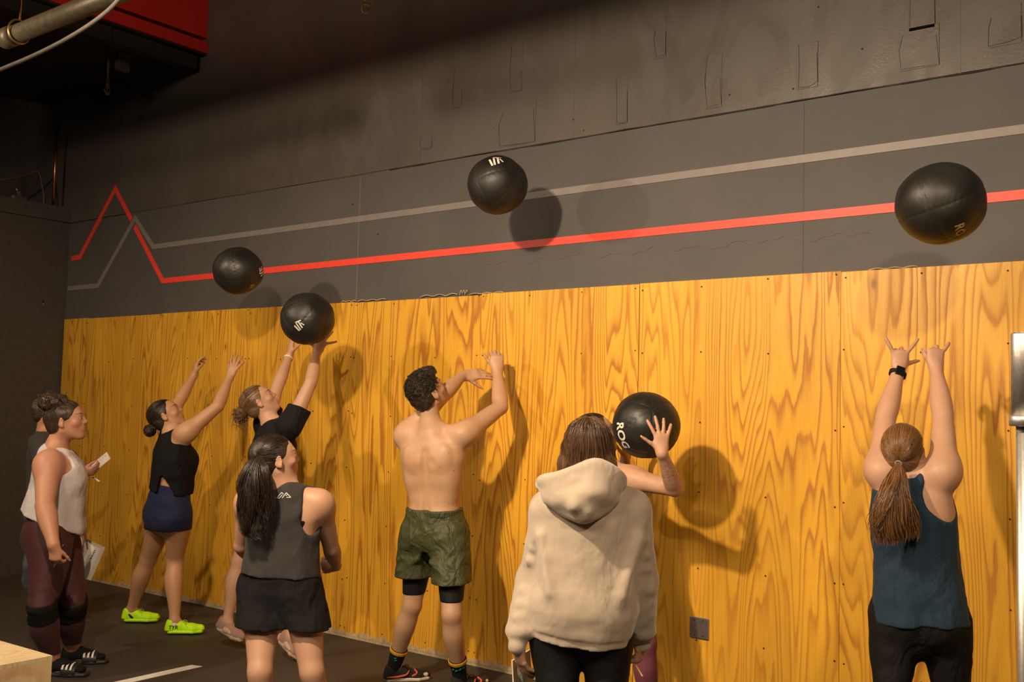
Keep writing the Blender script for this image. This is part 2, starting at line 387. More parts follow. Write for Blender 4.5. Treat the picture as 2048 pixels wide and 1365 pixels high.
# ================================================================== IMPLICIT-SURFACE MODELLER (one smooth continuous mesh per field)
def nrm(v): v = np.asarray(v, float); return v/(np.linalg.norm(v)+1e-12)
def vnoise(P, s, seed=0):
    P = P*s+seed*17.13; i = np.floor(P).astype(np.int64); f = P-i; f = f*f*(3-2*f); r = 0
    for dx in (0, 1):
        for dy in (0, 1):
            for dz in (0, 1):
                h = ((i[..., 0]+dx)*73856093) ^ ((i[..., 1]+dy)*19349663) ^ ((i[..., 2]+dz)*83492791)
                h = ((h*2654435761) & 0xffffff)/16777215.-.5
                w = (f[..., 0] if dx else 1-f[..., 0])*(f[..., 1] if dy else 1-f[..., 1])*(f[..., 2] if dz else 1-f[..., 2])
                r = r+h*w
    return r
class Field:
    def __init__(s): s.p = []; s.post = []
    def _add(s, fn, lo, hi, k, op): s.p.append((fn, np.array(lo), np.array(hi), k, op)); return s
    def cap(s, a, b, ra, rb, side=None, k=.02, op='u', flat=False, n=2.):
        """tapered capsule; ra/rb scalars or (side, front) half widths; side = world axis of the first half width"""
        a = np.asarray(a, float); b = np.asarray(b, float); z = b-a; L = np.linalg.norm(z); z = z/(L+1e-9)
        ra = np.array([ra, ra] if np.isscalar(ra) else ra, float); rb = np.array([rb, rb] if np.isscalar(rb) else rb, float)
        if side is None: side = np.array([1., 0, 0]) if abs(z[0]) < .9 else np.array([0, 1., 0])
        x = np.asarray(side, float); x = x-z*(x@z)
        if np.linalg.norm(x) < .02: x = np.cross(z, [.37, .51, .77])
        x = nrm(x); y = np.cross(z, x); M = np.stack([x, y, z]).astype(np.float32)
        a32 = a.astype(np.float32)
        def fn(P):
            q = (P-a32)@M.T; t = np.clip(q[..., 2]/L, 0, 1)
            w = ra[0]+(rb[0]-ra[0])*t; h = ra[1]+(rb[1]-ra[1])*t
            qz = q[..., 2]-t*L; qx = q[..., 0]; qy = q[..., 1]
            if flat:
                r = np.sqrt(qx*qx+qy*qy)
                ro = np.sqrt((qx/w)**2+(qy/h)**2) if n == 2 else (np.abs(qx/w)**n+np.abs(qy/h)**n)**(1/n)
                d = (r+1e-5)*(1-1/(ro+1e-4)); return np.maximum(d, np.maximum(-q[..., 2], q[..., 2]-L))
            m = np.minimum(w, h)
            if n == 2: ro = np.sqrt((qx/w)**2+(qy/h)**2+(qz/m)**2)
            else: ro = np.sqrt((np.abs(qx/w)**n+np.abs(qy/h)**n)**(2/n)+(qz/m)**2)
            r = np.sqrt(qx*qx+qy*qy+qz*qz)
            return (r+1e-5)*(1-1/(ro+1e-3))
        R = max(ra.max(), rb.max()); return s._add(fn, np.minimum(a, b)-R, np.maximum(a, b)+R, k, op)
    def chain(s, pts, rs, side=None, k=.02, op='u', n=2.):
        tmp = Field()
        for i in range(len(pts)-1): tmp.cap(pts[i], pts[i+1], rs[i], rs[i+1], side[i] if isinstance(side, list) else side, k, 'u', False, n)
        fs = [p[0] for p in tmp.p]; kk = .003
        def fn(P):
            e = fs[0](P)
            for f in fs[1:]:
                d = f(P); h = np.maximum(kk-np.abs(e-d), 0)/kk; e = np.minimum(e, d)-h*h*kk*.25
            return e
        lo, hi = tmp.bounds(); return s._add(fn, lo, hi, k, op)
    def spine(s, pts, rs, k=.02, op='u'):
        """smooth limb: radius and centre line vary as curves along the chord"""
        n_ = 48; Q = bez(np.array([list(p)+[r] for p, r in zip(pts, rs)]), n_*2); a = Q[0, :3].copy(); b = Q[-1, :3].copy(); z = b-a; L = np.linalg.norm(z); z /= L
        tt = np.maximum.accumulate((Q[:, :3]-a)@z/L); g_ = np.linspace(0, 1, n_); T = np.stack([np.interp(g_, tt, Q[:, i]) for i in range(4)], 1).astype(np.float32)
        for _ in range(3): T[1:-1] = .25*T[:-2]+.5*T[1:-1]+.25*T[2:]
        a32 = a.astype(np.float32); z32 = z.astype(np.float32)
        def fn(P):
            t = np.clip((P-a32)@z32/L, 0, .99999)*(n_-1); i = t.astype(np.int32); f = (t-i)[..., None]; C = T[i]*(1-f)+T[i+1]*f
            return np.sqrt(((P-C[..., :3])**2).sum(-1))-C[..., 3]
        R = max(rs); return s._add(fn, T[:, :3].min(0)-R, T[:, :3].max(0)+R, k, op)
    def ell(s, c, r, M=None, k=.02, op='u'):
        """ellipsoid, M rows = local axes"""
        c = np.asarray(c, float); r = np.array([r]*3 if np.isscalar(r) else r, float); M = np.eye(3) if M is None else np.asarray(M, float)
        M32 = M.astype(np.float32); c32 = c.astype(np.float32)
        def fn(P):
            q = (P-c32)@M32.T; ro = np.sqrt(((q/r)**2).sum(-1)); rr = np.sqrt((q**2).sum(-1))
            return (rr+1e-5)*(1-1/(ro+1e-3))
        ext = np.sqrt(((M.T*r)**2).sum(1)); return s._add(fn, c-ext, c+ext, k, op)
    def plane(s, c, n, k=.004, op='i'):
        """keep the side the normal points away from"""
        c = np.asarray(c, float); n = nrm(n)
        return s._add(lambda P: (P-c)@n, [-99]*3, [99]*3, k, op)
    def bounds(s):
        u = [p for p in s.p if p[4] == 'u']
        return np.min([p[1] for p in u], 0), np.max([p[2] for p in u], 0)
    def eval(s, P, lo=None, hi=None):
        """P (B,n,3) grouped in blocks with bounds lo, hi (B,3)"""
        if lo is None: lo = P.min(1); hi = P.max(1)
        D = np.full(P.shape[:2], 1.0, np.float32)
        for fn, a, b, k, op in s.p:
            pad = (2.*k+.022) if op != 'i' else 99
            sel = np.all((hi >= a-pad) & (lo <= b+pad), 1); ix = np.nonzero(sel)[0]
            if not len(ix): continue
            d = fn(P[ix]).astype(np.float32); e = D[ix]
            if op == 'u':
                h = np.maximum(k-np.abs(e-d), 0)/max(k, 1e-6); D[ix] = np.minimum(e, d)-h*h*k*.25
            elif op == 's':
                d = -d; h = np.maximum(k-np.abs(e-d), 0)/max(k, 1e-6); D[ix] = np.maximum(e, d)+h*h*k*.25
            else:
                h = np.maximum(k-np.abs(e-d), 0)/max(k, 1e-6); D[ix] = np.maximum(e, d)+h*h*k*.25
        for fn in s.post: D = fn(P, D)
        return D
    def mesh(s, h=.006, relax=1):
        lo, hi = s.bounds(); lo = lo-.03; hi = hi+.03; B = 8; H = B*h
        n = np.ceil((hi-lo)/H).astype(int)
        g = np.stack(np.meshgrid(*[np.arange(k) for k in n], indexing='ij'), -1).reshape(-1, 3)
        c = (lo+(g+.5)*H).astype(np.float32)
        # coarse pass: groups of 1 point, eval with its own bounds
        D = s.eval(c[:, None, :], c-H*.5, c+H*.5)[:, 0]
        g = g[np.abs(D) < H*1.05+.008]
        q = np.arange(B+1, dtype=np.float32)*h
        Q = np.stack(np.meshgrid(q, q, q, indexing='ij'), -1).reshape(-1, 3)
        key = lambda G: (G[:, 0]*4096+G[:, 1])*4096+G[:, 2]
        have = set(key(g).tolist()); new = g; GS = []; DS = []
        while len(new):                      # grow the set of blocks until no surface leaves it
            o = (lo+new*H).astype(np.float32); D = np.empty((len(new), (B+1)**3), np.float32)
            for i in range(0, len(new), 600):
                oo = o[i:i+600]; D[i:i+600] = s.eval(oo[:, None, :]+Q[None], oo, oo+H)
            D = D.reshape(-1, B+1, B+1, B+1); GS.append(new); DS.append(D); S = D < 0; cand = []
            for ax in range(3):
                for e_, dr in ((0, -1), (B, 1)):
                    f_ = np.take(S, e_, axis=ax+1).reshape(len(new), -1); m = f_.any(1) & ~f_.all(1); c_ = new[m].copy(); c_[:, ax] += dr; cand.append(c_)
            cand = np.concatenate(cand); cand = cand[np.all((cand >= 0) & (cand < n), 1)]
            if not len(cand): break
            kk_, ix = np.unique(key(cand), return_index=True); ok_ = np.array([k_ not in have for k_ in kk_.tolist()], bool); new = cand[ix[ok_]]; have.update(kk_[ok_].tolist())
        g = np.concatenate(GS); D = np.concatenate(DS); S = D < 0
        cnt = np.zeros((len(g), B, B, B), np.int8)
        for x in (0, 1):
            for y in (0, 1):
                for z in (0, 1): cnt += S[:, x:x+B, y:y+B, z:z+B]
        act = np.nonzero((cnt > 0) & (cnt < 8)); b_, i_, j_, k_ = act
        cor = np.stack([D[b_, i_+x, j_+y, k_+z] for x in (0, 1) for y in (0, 1) for z in (0, 1)], -1)
        offs = np.array([(x, y, z) for x in (0, 1) for y in (0, 1) for z in (0, 1)], float)
        acc = np.zeros((len(b_), 3)); num = np.zeros(len(b_))
        for e0 in range(8):
            for bit in (4, 2, 1):
                if e0 & bit: continue
                e1 = e0 | bit; d0, d1 = cor[:, e0], cor[:, e1]; m = (d0 < 0) != (d1 < 0)
                t = np.where(m, d0/np.where(m, d0-d1, 1), 0)
                acc += m[:, None]*(offs[e0]+t[:, None]*(offs[e1]-offs[e0])); num += m
        gc = g[b_]*B+np.stack([i_, j_, k_], -1)
        V = lo+(gc+acc/num[:, None])*h
        N = n*B+3; cid = lambda G: ((G[:, 0]+1)*N[1]+(G[:, 1]+1))*N[2]+G[:, 2]+1
        ids = cid(gc); order = np.argsort(ids); sid = ids[order]
        F = []
        for ax in range(3):
            o1, o2 = [(1, 2), (2, 0), (0, 1)][ax]
            sl0 = S[:, :B, :B, :B]; sh = [slice(0, B)]*3; sh[ax] = slice(1, B+1); sl1 = S[(slice(None),)+tuple(sh)]
            for pol in (0, 1):
                e = np.nonzero(sl0 & ~sl1) if pol == 0 else np.nonzero(~sl0 & sl1)
                G = g[e[0]]*B+np.stack(e[1:], -1)
                u = np.zeros(3, int); u[o1] = 1; w = np.zeros(3, int); w[o2] = 1
                ring = [G-u-w, G-w, G, G-u]
                if pol: ring = ring[::-1]
                idx = []; ok = np.ones(len(G), bool)
                for R in ring:
                    r = cid(R); p = np.searchsorted(sid, r); p = np.minimum(p, len(sid)-1); ok &= sid[p] == r; idx.append(order[p])
                F.append(np.stack(idx, -1)[ok])
        F = np.concatenate(F)
        for _ in range(relax):
            A = np.zeros_like(V); C = np.zeros(len(V))
            for a in range(4):
                i0 = F[:, a]; i1 = F[:, (a+1) % 4]
                for c3 in range(3): A[:, c3] += np.bincount(i0, V[i1, c3], len(V))+np.bincount(i1, V[i0, c3], len(V))
                C += np.bincount(i0, minlength=len(V))+np.bincount(i1, minlength=len(V))
            V = V*.45+.55*A/np.maximum(C, 1)[:, None]
        return V, F
def field_part(name, F, mat, parent, h=.006, relax=1, label=None, attr=None, keep_largest=False):
    V, Q = F.mesh(h, relax)
    me = mesh_np(name, V, Q, mat, True)
    if attr:
        for an, fn in attr.items():
            val = fn(V)
            if val.shape[1] == 4:
                a = me.color_attributes.new(an, 'FLOAT_COLOR', 'POINT'); a.data.foreach_set('color', val.astype(np.float32).ravel())
            else:
                a = me.attributes.new(an, 'FLOAT_VECTOR', 'POINT'); a.data.foreach_set('vector', val.astype(np.float32).ravel())
    return link(name, me, parent, label)

# ---------------------------------------------------------------- materials for people
def mat_skin(name, col, red=(.70, .22, .13)):
    m = NT(name); v = m.coord('Object'); n = m.noise(v, 9, 4, .6); f = m.noise(v, 240, 2, .6)
    c0 = tuple(a*.86+b*.06 for a, b in zip(col, red)); c = m.ramp(n, [(.3, c0), (.7, col)])
    pt = m.attr('paint', 0); al = m.attr('paint', 3)
    c = m.mix(al, c, pt)
    m.set('color', c); m.set('rough', m.ramp(f, [(.3, .42), (.7, .58)])); m.set('spec', .4); m.set('sss', .05)
    m.b.inputs['Subsurface Radius'].default_value = (1, .35, .2); m.b.inputs['Subsurface Scale'].default_value = .008
    m.bump(m.math('ADD', f, m.math('MULTIPLY', n, .3)), .12, .002); return m.m
def mat_cloth(name, col, rough=.85, fold=.5, fscale=9, sheen=.04, weave=500, spec=.3, heather=0., stretch=(1, 1, .5)):
    m = NT(name); v = m.coord('Object'); w = m.noise(v, weave, 2, .6)
    f = m.noise(m.mapping(v, stretch), fscale, 3, .5, .8)
    c1 = tuple(x*(1+heather) for x in col); c0 = tuple(x*(1-heather*.8) for x in col)
    hz = m.noise(m.mapping(v, (1, 1, 5)), 130, 3, .7)
    m.set('color', m.ramp(hz, [(.35, c0), (.65, c1)]) if heather else col)
    m.set('rough', rough); m.set('sheen', sheen); m.set('spec', spec)
    m.bump(m.math('ADD', m.math('MULTIPLY', f, fold*3.), m.math('MULTIPLY', w, .05)), .85, .014); return m.m
def mat_hair(name, c_dark, c_light, rough=.38):
    m = NT(name); v = m.attr('flow', 1)
    s = m.noise(m.mapping(v, (90, 5, 3)), 1., 4, .65); l = m.noise(m.mapping(v, (16, 2, 1)), 1., 3, .6)
    c = m.ramp(m.math('ADD', m.math('MULTIPLY', s, .6), m.math('MULTIPLY', l, .4)), [(.36, c_dark), (.62, c_light)])
    m.set('color', c); m.set('rough', rough); m.set('spec', .45)
    m.bump(m.math('ADD', s, m.math('MULTIPLY', l, .6)), .8, .005); return m.m

# ---------------------------------------------------------------- the figure
FWD_FLAT = nrm([cf[0], cf[1], 0]); RGT_FLAT = nrm([cr[0], cr[1], 0]); UP = np.array([0, 0, 1.])
def heading(deg):
    """0 = straight away from the camera, 90 = towards the right of the view"""
    a = math.radians(deg); return FWD_FLAT*math.cos(a)+RGT_FLAT*math.sin(a)
def reach(P, u, v, L, far):
    """point on the sight line of pixel u,v at distance L from P, the far or near one"""
    d = at(u, v, 1.)-CAM; d /= np.linalg.norm(d); w = P-CAM; b = w@d; c = w@w-L*L; q = b*b-c
    if q <= 0: t = b
    else: t = b+math.sqrt(q)*(1 if far > 0 else -1)*1.0
    X = CAM+d*t
    if q <= 0: X = P+nrm(X-P)*max(L, 0)*1.0 if np.linalg.norm(X-P) > L*1.12 else X
    return X
class Fig: pass
def adopt(o, p): o.parent = p; o.matrix_parent_inverse = p.matrix_world.inverted()
def foot_line(s, sd, g):
    f = s['foot'+sd]
    if f[0] == 'g': h = on_ground(f[1], f[2], f[4] if len(f) > 4 else 0.); return h, h+heading(f[3])*.155*s['H']
    return f[1], f[2]
def knee_fit(h, a, u, v, L1, L2):
    best = None
    for d in np.arange(2, 10, .01):
        k = at(u, v, d); e = (np.linalg.norm(h-k)-L1)**2+(np.linalg.norm(k-a)-L2)**2
        if best is None or e < best[0]: best = (e, k)
    return best[1]

def make_frame(f, u): f = nrm(f); u = np.asarray(u, float); u = nrm(u-f*(u@f)); r = np.cross(f, u); return np.stack([r, f, u])   # rows right, front, up

def skeleton(s):
    """s: dict of pixel joints; returns Fig with 3-D joints"""
    g = Fig(); g.s = s; H = s['H']; g.H = H; g.fat = s.get('fat', 1.)
    g.PC = at(*s['pel']); g.SM = at(*s['sho'])
    g.fp = heading(s['yaw_p']); g.fs = heading(s.get('yaw_s', s['yaw_p']))
    g.up = nrm(g.SM-g.PC)
    g.rp = nrm(np.cross(g.fp, UP)); g.rs = nrm(np.cross(g.fs, UP)+np.asarray(s.get('sho_tilt', 0.))*UP)
    g.fp = nrm(g.fp-g.up*(g.fp@g.up)); g.fs = nrm(g.fs-g.up*(g.fs@g.up))
    hw = s.get('hipw', .052)*H; sw = s.get('show', .105)*H
    g.hipw = hw; g.showw = sw
    g.hip = {'L': g.PC-g.rp*hw, 'R': g.PC+g.rp*hw}
    g.sho = {'L': g.SM-g.rs*sw+UP*s.get('lift', (0, 0))[0], 'R': g.SM+g.rs*sw+UP*s.get('lift', (0, 0))[1]}
    for k in ('shoL', 'shoR'):
        if k in s:
            u, v, dz = s[k]; w = g.SM-CAM; g.sho[k[-1]] = at(u, v, w@cf+dz)
    g.elb = {}; g.wri = {}; g.knee = {}; g.ank = {}
    for sd in 'LR':
        g.elb[sd] = reach(g.sho[sd], *s['elb'+sd][:2], .178*H, s['elb'+sd][2])
        g.wri[sd] = reach(g.elb[sd], *s['wri'+sd][:2], .152*H, s['wri'+sd][2])
        hl, to = foot_line(s, sd, g); g.heel = getattr(g, 'heel', {}); g.toe = getattr(g, 'toe', {}); g.heel[sd] = hl; g.toe[sd] = to
        fd = nrm(to-hl); fu = nrm(UP-fd*(UP@fd)); g.ank[sd] = hl+fd*.055+fu*.085
        g.knee[sd] = knee_fit(g.hip[sd], g.ank[sd], s['knee'+sd][0], s['knee'+sd][1], .245*H, .235*H)
    g.HC = at(*s['head']); g.hs = s.get('hsize', .132*H)/.225
    g.hM = make_frame(s['look'], s.get('hup', UP) if not isinstance(s.get('hup'), str) else UP)
    g.neckb = g.SM+g.up*.045*g.hs-g.fs*.018
    return g
TF = dict(  # torso sections: t, half width, half depth, forward offset (metres for H 1.68)
    f=[(-.17, .085, .085, -.01), (-.02, .168, .112, -.012), (.16, .160, .108, -.008), (.42, .120, .090, .012), (.62, .128, .095, .008), (.82, .142, .103, 0.), (.97, .120, .078, -.012), (1.06, .060, .055, -.02)],
    m=[(-.17, .090, .085, 0), (-.02, .158, .108, -.005), (.16, .152, .105, 0.), (.42, .140, .098, .010), (.62, .155, .108, .008), (.82, .172, .116, 0.), (.97, .150, .085, -.010), (1.06, .070, .062, -.018)])
def torso_sections(g, grow=0., tmin=-9, tmax=9):
    k = g.H/1.68; L = np.linalg.norm(g.SM-g.PC); out = []
    T = TF[g.s.get('sex', 'f')]; wsc = g.s.get('wid', {})
    for i, (t, w, d, o) in enumerate(T):
        m = wsc.get(i, (1, 1)); fat = g.fat
        a = min(max(t, 0), 1); f = nrm(g.fp*(1-a)+g.fs*a); r = nrm(g.rp*(1-a)+g.rs*a)
        bow = g.s.get('bow', 0.)*math.sin(math.pi*min(max(t, 0), 1))
        c = g.PC+(g.SM-g.PC)*t+f*(o*k+bow)
        out.append((t, c, (w*k*fat*m[0]+grow, d*k*fat*m[1]+grow), r))
    return out
def add_torso(F, g, grow=0., tmin=-9, tmax=9, k=.03):
    S = torso_sections(g, grow)
    for a, b in zip(S[:-1], S[1:]):
        if b[0] <= tmin or a[0] >= tmax: continue
        F.cap(a[1], b[1], a[2], b[2], nrm(a[3]+b[3]), k, n=2.3)
LEG_F = dict(th=(.092, .086, .074, .061, .050), calf=(.049, .052, .057, .054, .045, .035, .031))
LEG_M = dict(th=(.092, .086, .078, .064, .052), calf=(.051, .055, .060, .056, .048, .039, .035))
def leg_pts(g, sd):
    h, kn, an = g.hip[sd], g.knee[sd], g.ank[sd]; bk = -g.fp
    m = g.s.get('legfat', 1.)*g.H/1.68*(.5+.5*g.fat); LG = LEG_M if g.s.get('sex') == 'm' else LEG_F
    out = -g.rp if sd == 'L' else g.rp
    L = lambda t, o, b: h+(kn-h)*t+out*o+bk*b
    tp = [L(.02, .010, 0), L(.25, .010, -.006), L(.5, .006, -.010), L(.78, .002, -.006), kn]
    C = lambda t, b: kn+(an-kn)*t+bk*b
    cp = [kn, C(.14, .004), C(.30, .010), C(.45, .009), C(.62, .004), C(.82, 0), an]
    return tp, [r*m for r in LG['th']], cp, [r*m for r in LG['calf']]
def add_leg(F, g, sd, grow=0., t0=0, t1=2, k=.03):
    tp, tr, cp, c_r = leg_pts(g, sd)
    F.spine(tp, [r+grow for r in tr], k=k)
    F.spine(cp, [r+grow for r in c_r], k=.025)
    F.ell(g.knee[sd]+g.fp*.016, .036*g.H/1.68+grow, k=.025)
def add_lats(F, g, grow=0.):
    k = g.H/1.68
    for sd, q in (('L', -1), ('R', 1)):
        a = g.sho[sd]; b = g.PC+(g.SM-g.PC)*.60+g.rs*q*.090*k*g.fat-g.fs*.012
        F.cap(a-g.rs*q*.018-g.fs*.01, b, .046*k+grow, .050*k+grow, k=.055)
def add_glutes(F, g, grow=0.):
    k = g.H/1.68*g.fat; q = g.s.get('glute', 1.)
    for s_, r in ((-1, g.rp), (1, g.rp)):
        F.ell(g.PC+r*s_*.072*k-g.fp*(.045*k)-g.up*.035, np.array([.085, .080, .088])*k*q+grow, np.stack([g.rp, g.fp, g.up]), k=.035)
def arm_pts(g, sd):
    k = g.H/1.68*g.s.get('armfat', 1.); male = 1.12 if g.s.get('sex') == 'm' else 1.
    a, e, w = g.sho[sd], g.elb[sd], g.wri[sd]
    return [a, a+(e-a)*.3, a+(e-a)*.65, e], [.050*k*male, .048*k*male, .043*k*male, .036*k*male], [e, e+(w-e)*.2, e+(w-e)*.5, e+(w-e)*.8, w], [.036*k*male, .041*k*male, .036*k*male, .0275*k*male, .0245*k*male]
def add_arm(F, g, sd, grow=0.):
    p, r, q, t = arm_pts(g, sd); F.spine(p, [x+grow for x in r], k=.035); F.spine(q, [x+grow for x in t], k=.015)
    w, e = g.wri[sd], g.elb[sd]
    F.ell(g.sho[sd]+(g.elb[sd]-g.sho[sd])*.1, .055*g.H/1.68*g.s.get('armfat', 1.)*(1.08 if g.s.get('sex') == 'm' else 1)+grow, k=.06)
def add_hand(F, g, sd, spec):
    """spec: dir (world, wrist to knuckles), nrm (world, out of the back of the hand), curl 4x(deg per joint), spread deg, thumb (out, fwd, curl)"""
    W = g.wri[sd]; sc = g.s.get('hand', 1.)*g.H/1.70
    a = nrm(spec['dir']); n = np.asarray(spec['nrm'], float); n = nrm(n-a*(n@a)); t = np.cross(a, n)*(-1 if sd == 'R' else 1)*spec.get('tflip', 1)   # towards the thumb
    t = -t if spec.get('mirror') else t
    g.handM = getattr(g, 'handM', {}); g.handM[sd] = (W, a, n, t, sc)
    F.cap(W-a*.004, W+a*.03*sc, (.0245*sc, .0195*sc), (.035*sc, .0175*sc), t, k=.022)
    F.cap(W+a*.03*sc, W+a*.082*sc, (.034*sc, .0165*sc), (.037*sc, .0135*sc), t, k=.012)
    F.cap(W+a*.018*sc+t*.014*sc-n*.006, W+a*.055*sc+t*.030*sc-n*.006, .017*sc, .012*sc, k=.014)
    curls = spec.get('curl', [25, 25, 25, 25]); spr = spec.get('spread', 6.)
    Ls = [(.042, .026, .021), (.046, .029, .022), (.043, .027, .022), (.034, .021, .019)]
    for i in range(4):
        u = (1.5-i)/1.5; base = W+a*(.088-.004*abs(1.1-i)**1.5)*sc+t*u*.0285*sc
        ang = math.radians(u*spr); d0 = nrm(a*math.cos(ang)+t*math.sin(ang)); P = base; c = curls[i]; c = (c, c*1.1, c*.8) if np.isscalar(c) else c
        th = 0; R = [.0104, .0098, .0093, .0087]; prev = W+a*.045*sc+t*u*.02*sc
        F.cap(prev, base, .0100*sc, .0106*sc, k=.010)
        for j in range(3):
            th += math.radians(c[j]); dd = d0*math.cos(th)-n*math.sin(th)
            Q = P+dd*Ls[i][j]*sc; F.cap(P, Q, R[j]*sc, R[j+1]*sc, k=.0035); P = Q
    to, tf, tc = spec.get('thumb', (45, 10, 15))
    P = W+a*.030*sc+t*.026*sc-n*.006*sc
    o = math.radians(to); d = nrm(a*math.cos(o)+t*math.sin(o)-n*math.sin(math.radians(tf)))
    for j, L in enumerate((.040, .032, .026)):
        Q = P+d*L*sc; F.cap(P, Q, (.0125, .0105, .0092)[j]*sc, (.0105, .0092, .0072)[j]*sc, k=.006); P = Q
        c = math.radians(tc); d = nrm(d*math.cos(c)+nrm(a-n*.6)*math.sin(c))
def hp(g, x, y, z): return g.HC+g.hs*(g.hM[0]*x+g.hM[1]*y+g.hM[2]*z)
def add_head(F, g, ears=True):
    s = g.hs; M = g.hM; E = lambda x, y, z, r, k=.015, op='u': F.ell(hp(g, x, y, z), np.array(r)*s, M, k*s, op)
    C = lambda a, b, ra, rb, k=.012, op='u', side=None: F.cap(hp(g, *a), hp(g, *b), np.array(ra)*s if not np.isscalar(ra) else ra*s, np.array(rb)*s if not np.isscalar(rb) else rb*s, side if side is not None else M[0], k*s, op)
    E(0, -.014, .030, (.073, .094, .082))
    E(0, .032, .012, (.062, .060, .075), .03)
    E(0, .036, -.045, (.054, .050, .060), .03)
    C((-.046, -.002, -.050), (-.018, .062, -.092), .016, .013, .03); C((.046, -.002, -.050), (.018, .062, -.092), .016, .013, .03)
    E(0, .072, -.090, (.021, .019, .016), .018)
    C((-.030, .083, .026), (.030, .083, .026), .010, .010, .02)
    C((0, .085, .020), (0, .1075, -.016), .0075, .0095, .014)
    E(.011, .095, -.020, (.0075, .009, .007), .008); E(-.011, .095, -.020, (.0075, .009, .007), .008)
    for x in (-1, 1):
        E(x*.031, .098, .010, (.016, .014, .010), .012, 's'); E(x*.030, .078, .009, (.013, .012, .010), .006)
        E(x*.043, .062, -.018, (.018, .018, .014), .025)
        C((x*.030-.012, .0875, .006), (x*.030+.012, .0875, .006), .0032, .0032, .004)
    E(0, .083, -.052, (.026, .014, .018), .02)
    C((-.016, .0915, -.047), (.016, .0915, -.047), .0062, .0062, .005); C((-.014, .0905, -.058), (.014, .0905, -.058), .0068, .0068, .005)
    C((-.02, .099, -.0525), (.02, .099, -.0525), .003, .003, .003, 's')
    if ears:
        for x in (-1, 1):
            e = nrm(g.hM[0]*x*.93-g.hM[1]*.35); Me = np.stack([e, nrm(np.cross(g.hM[2], e)), g.hM[2]])
            F.ell(hp(g, x*.077, -.008, -.004), np.array([.0075, .020, .032])*s, Me, .008*s)
            F.ell(hp(g, x*.0855, -.004, .000), np.array([.006, .011, .019])*s, Me, .004*s, 's')
            F.ell(hp(g, x*.078, .001, -.028), np.array([.007, .009, .010])*s, Me, .006*s)
    # neck
    th = .052*g.hs*(1.04 if g.s.get('sex') == 'm' else 1.)*g.s.get('neck', 1.)
    F.chain([g.neckb-g.up*.05, g.neckb+(hp(g, 0, -.022, -.05)-g.neckb)*.5, hp(g, 0, -.020, -.045)], [th*1.15, th*.98, th*1.0], k=.035)
    for sd in 'LR':
        F.cap(g.neckb+(hp(g, 0, -.03, -.06)-g.neckb)*.35, g.sho[sd]+(g.neckb-g.sho[sd])*.12, .034, .036, k=.045)
def paint_fn(g, brow=(.05, .03, .02), lip=(.55, .16, .13), extra=None):
    def fn(V):
        q = (V-g.HC)@g.hM.T/g.hs; C = np.zeros((len(V), 4)); C[:, :3] = lip
        d = np.sqrt((q[:, 0]/.024)**2+((q[:, 2]+.053)/.010)**2+((q[:, 1]-.093)/.016)**2); a = np.clip(1.4-d, 0, 1)*.7
        C[:, 3] = a
        x = np.abs(q[:, 0]); zb = .030+.004*np.cos((x-.034)/.02)
        b = np.clip(1.5-np.sqrt(((x-.032)/.020)**2+((q[:, 2]-zb)/.0048)**2), 0, 1)*(q[:, 1] > .06)*(q[:, 1] < .125)*.85
        C[b > C[:, 3], :3] = brow; C[:, 3] = np.maximum(C[:, 3], b)
        ly = np.clip(1.5-np.sqrt(((x-.031)/.017)**2+((q[:, 2]-.0165+2.*(x-.031)**2/.03)/.0036)**2), 0, 1)*(q[:, 1] > .06)*(q[:, 1] < .125)*.75
        m = ly > C[:, 3]; C[m, :3] = (.045, .022, .015); C[:, 3] = np.maximum(C[:, 3], ly)
        # reddened cheeks, ears, elbows
        ck = np.clip(1-np.linalg.norm((np.stack([x, q[:, 1], q[:, 2]], 1)-np.array([.045, .07, -.02]))/.032, axis=1), 0, 1)*.35
        m = ck > C[:, 3]; C[m, :3] = (.62, .20, .13); C[:, 3] = np.maximum(C[:, 3], ck)
        if extra: extra(V, C)
        return C
    return fn
def add_foot(F, g, sd, w=.038):
    toe, heel = g.toe[sd], g.heel[sd]; a = g.ank[sd]; F.cap(a, heel+UP*.035+(toe-heel)*.10, .031, .030, k=.02); F.cap(heel+UP*.035+(toe-heel)*.12, heel+UP*.028+(toe-heel)*.72, (.030, .030), (.040, .022), np.cross(toe-heel, UP), k=.02)
    F.cap(a, heel+UP*.032+(toe-heel)*.6, .03, .024, k=.02); F.cap(heel+UP*.024+(toe-heel)*.70, heel+UP*.018+(toe-heel)*.93, (.040, .018), (.032, .012), np.cross(toe-heel, UP), k=.015)
def eyes(g, root, M_EYE, M_IRIS):
    import bmesh
    for x in (-1, 1):
        c = hp(g, x*.030, .0800, .0080); bm = bmesh.new(); bmesh.ops.create_uvsphere(bm, u_segments=16, v_segments=10, radius=.0122*g.hs)
        bm.normal_update(); V = np.array([v.co[:] for v in bm.verts]); F = [[v.index for v in f.verts] for f in bm.faces]; bm.free()
        F3 = [];
        for f in F:
            for i in range(1, len(f)-1): F3.append((f[0], f[i], f[i+1]))
        me = mesh_np('eye', V, np.array(F3), M_EYE)
        me.materials.append(M_IRIS)
        Vn = V/np.linalg.norm(V, axis=1)[:, None]; fi = np.array([(Vn[list(f)].mean(0)@nrm(g.hM[1]+.15*UP) > .86) for f in F3])
        me.polygons.foreach_set('material_index', fi.astype(np.int32))
        o = bpy.data.objects.new('eye', me); COL.objects.link(o); o.location = tuple(c-np.array(root.location)); o.parent = root
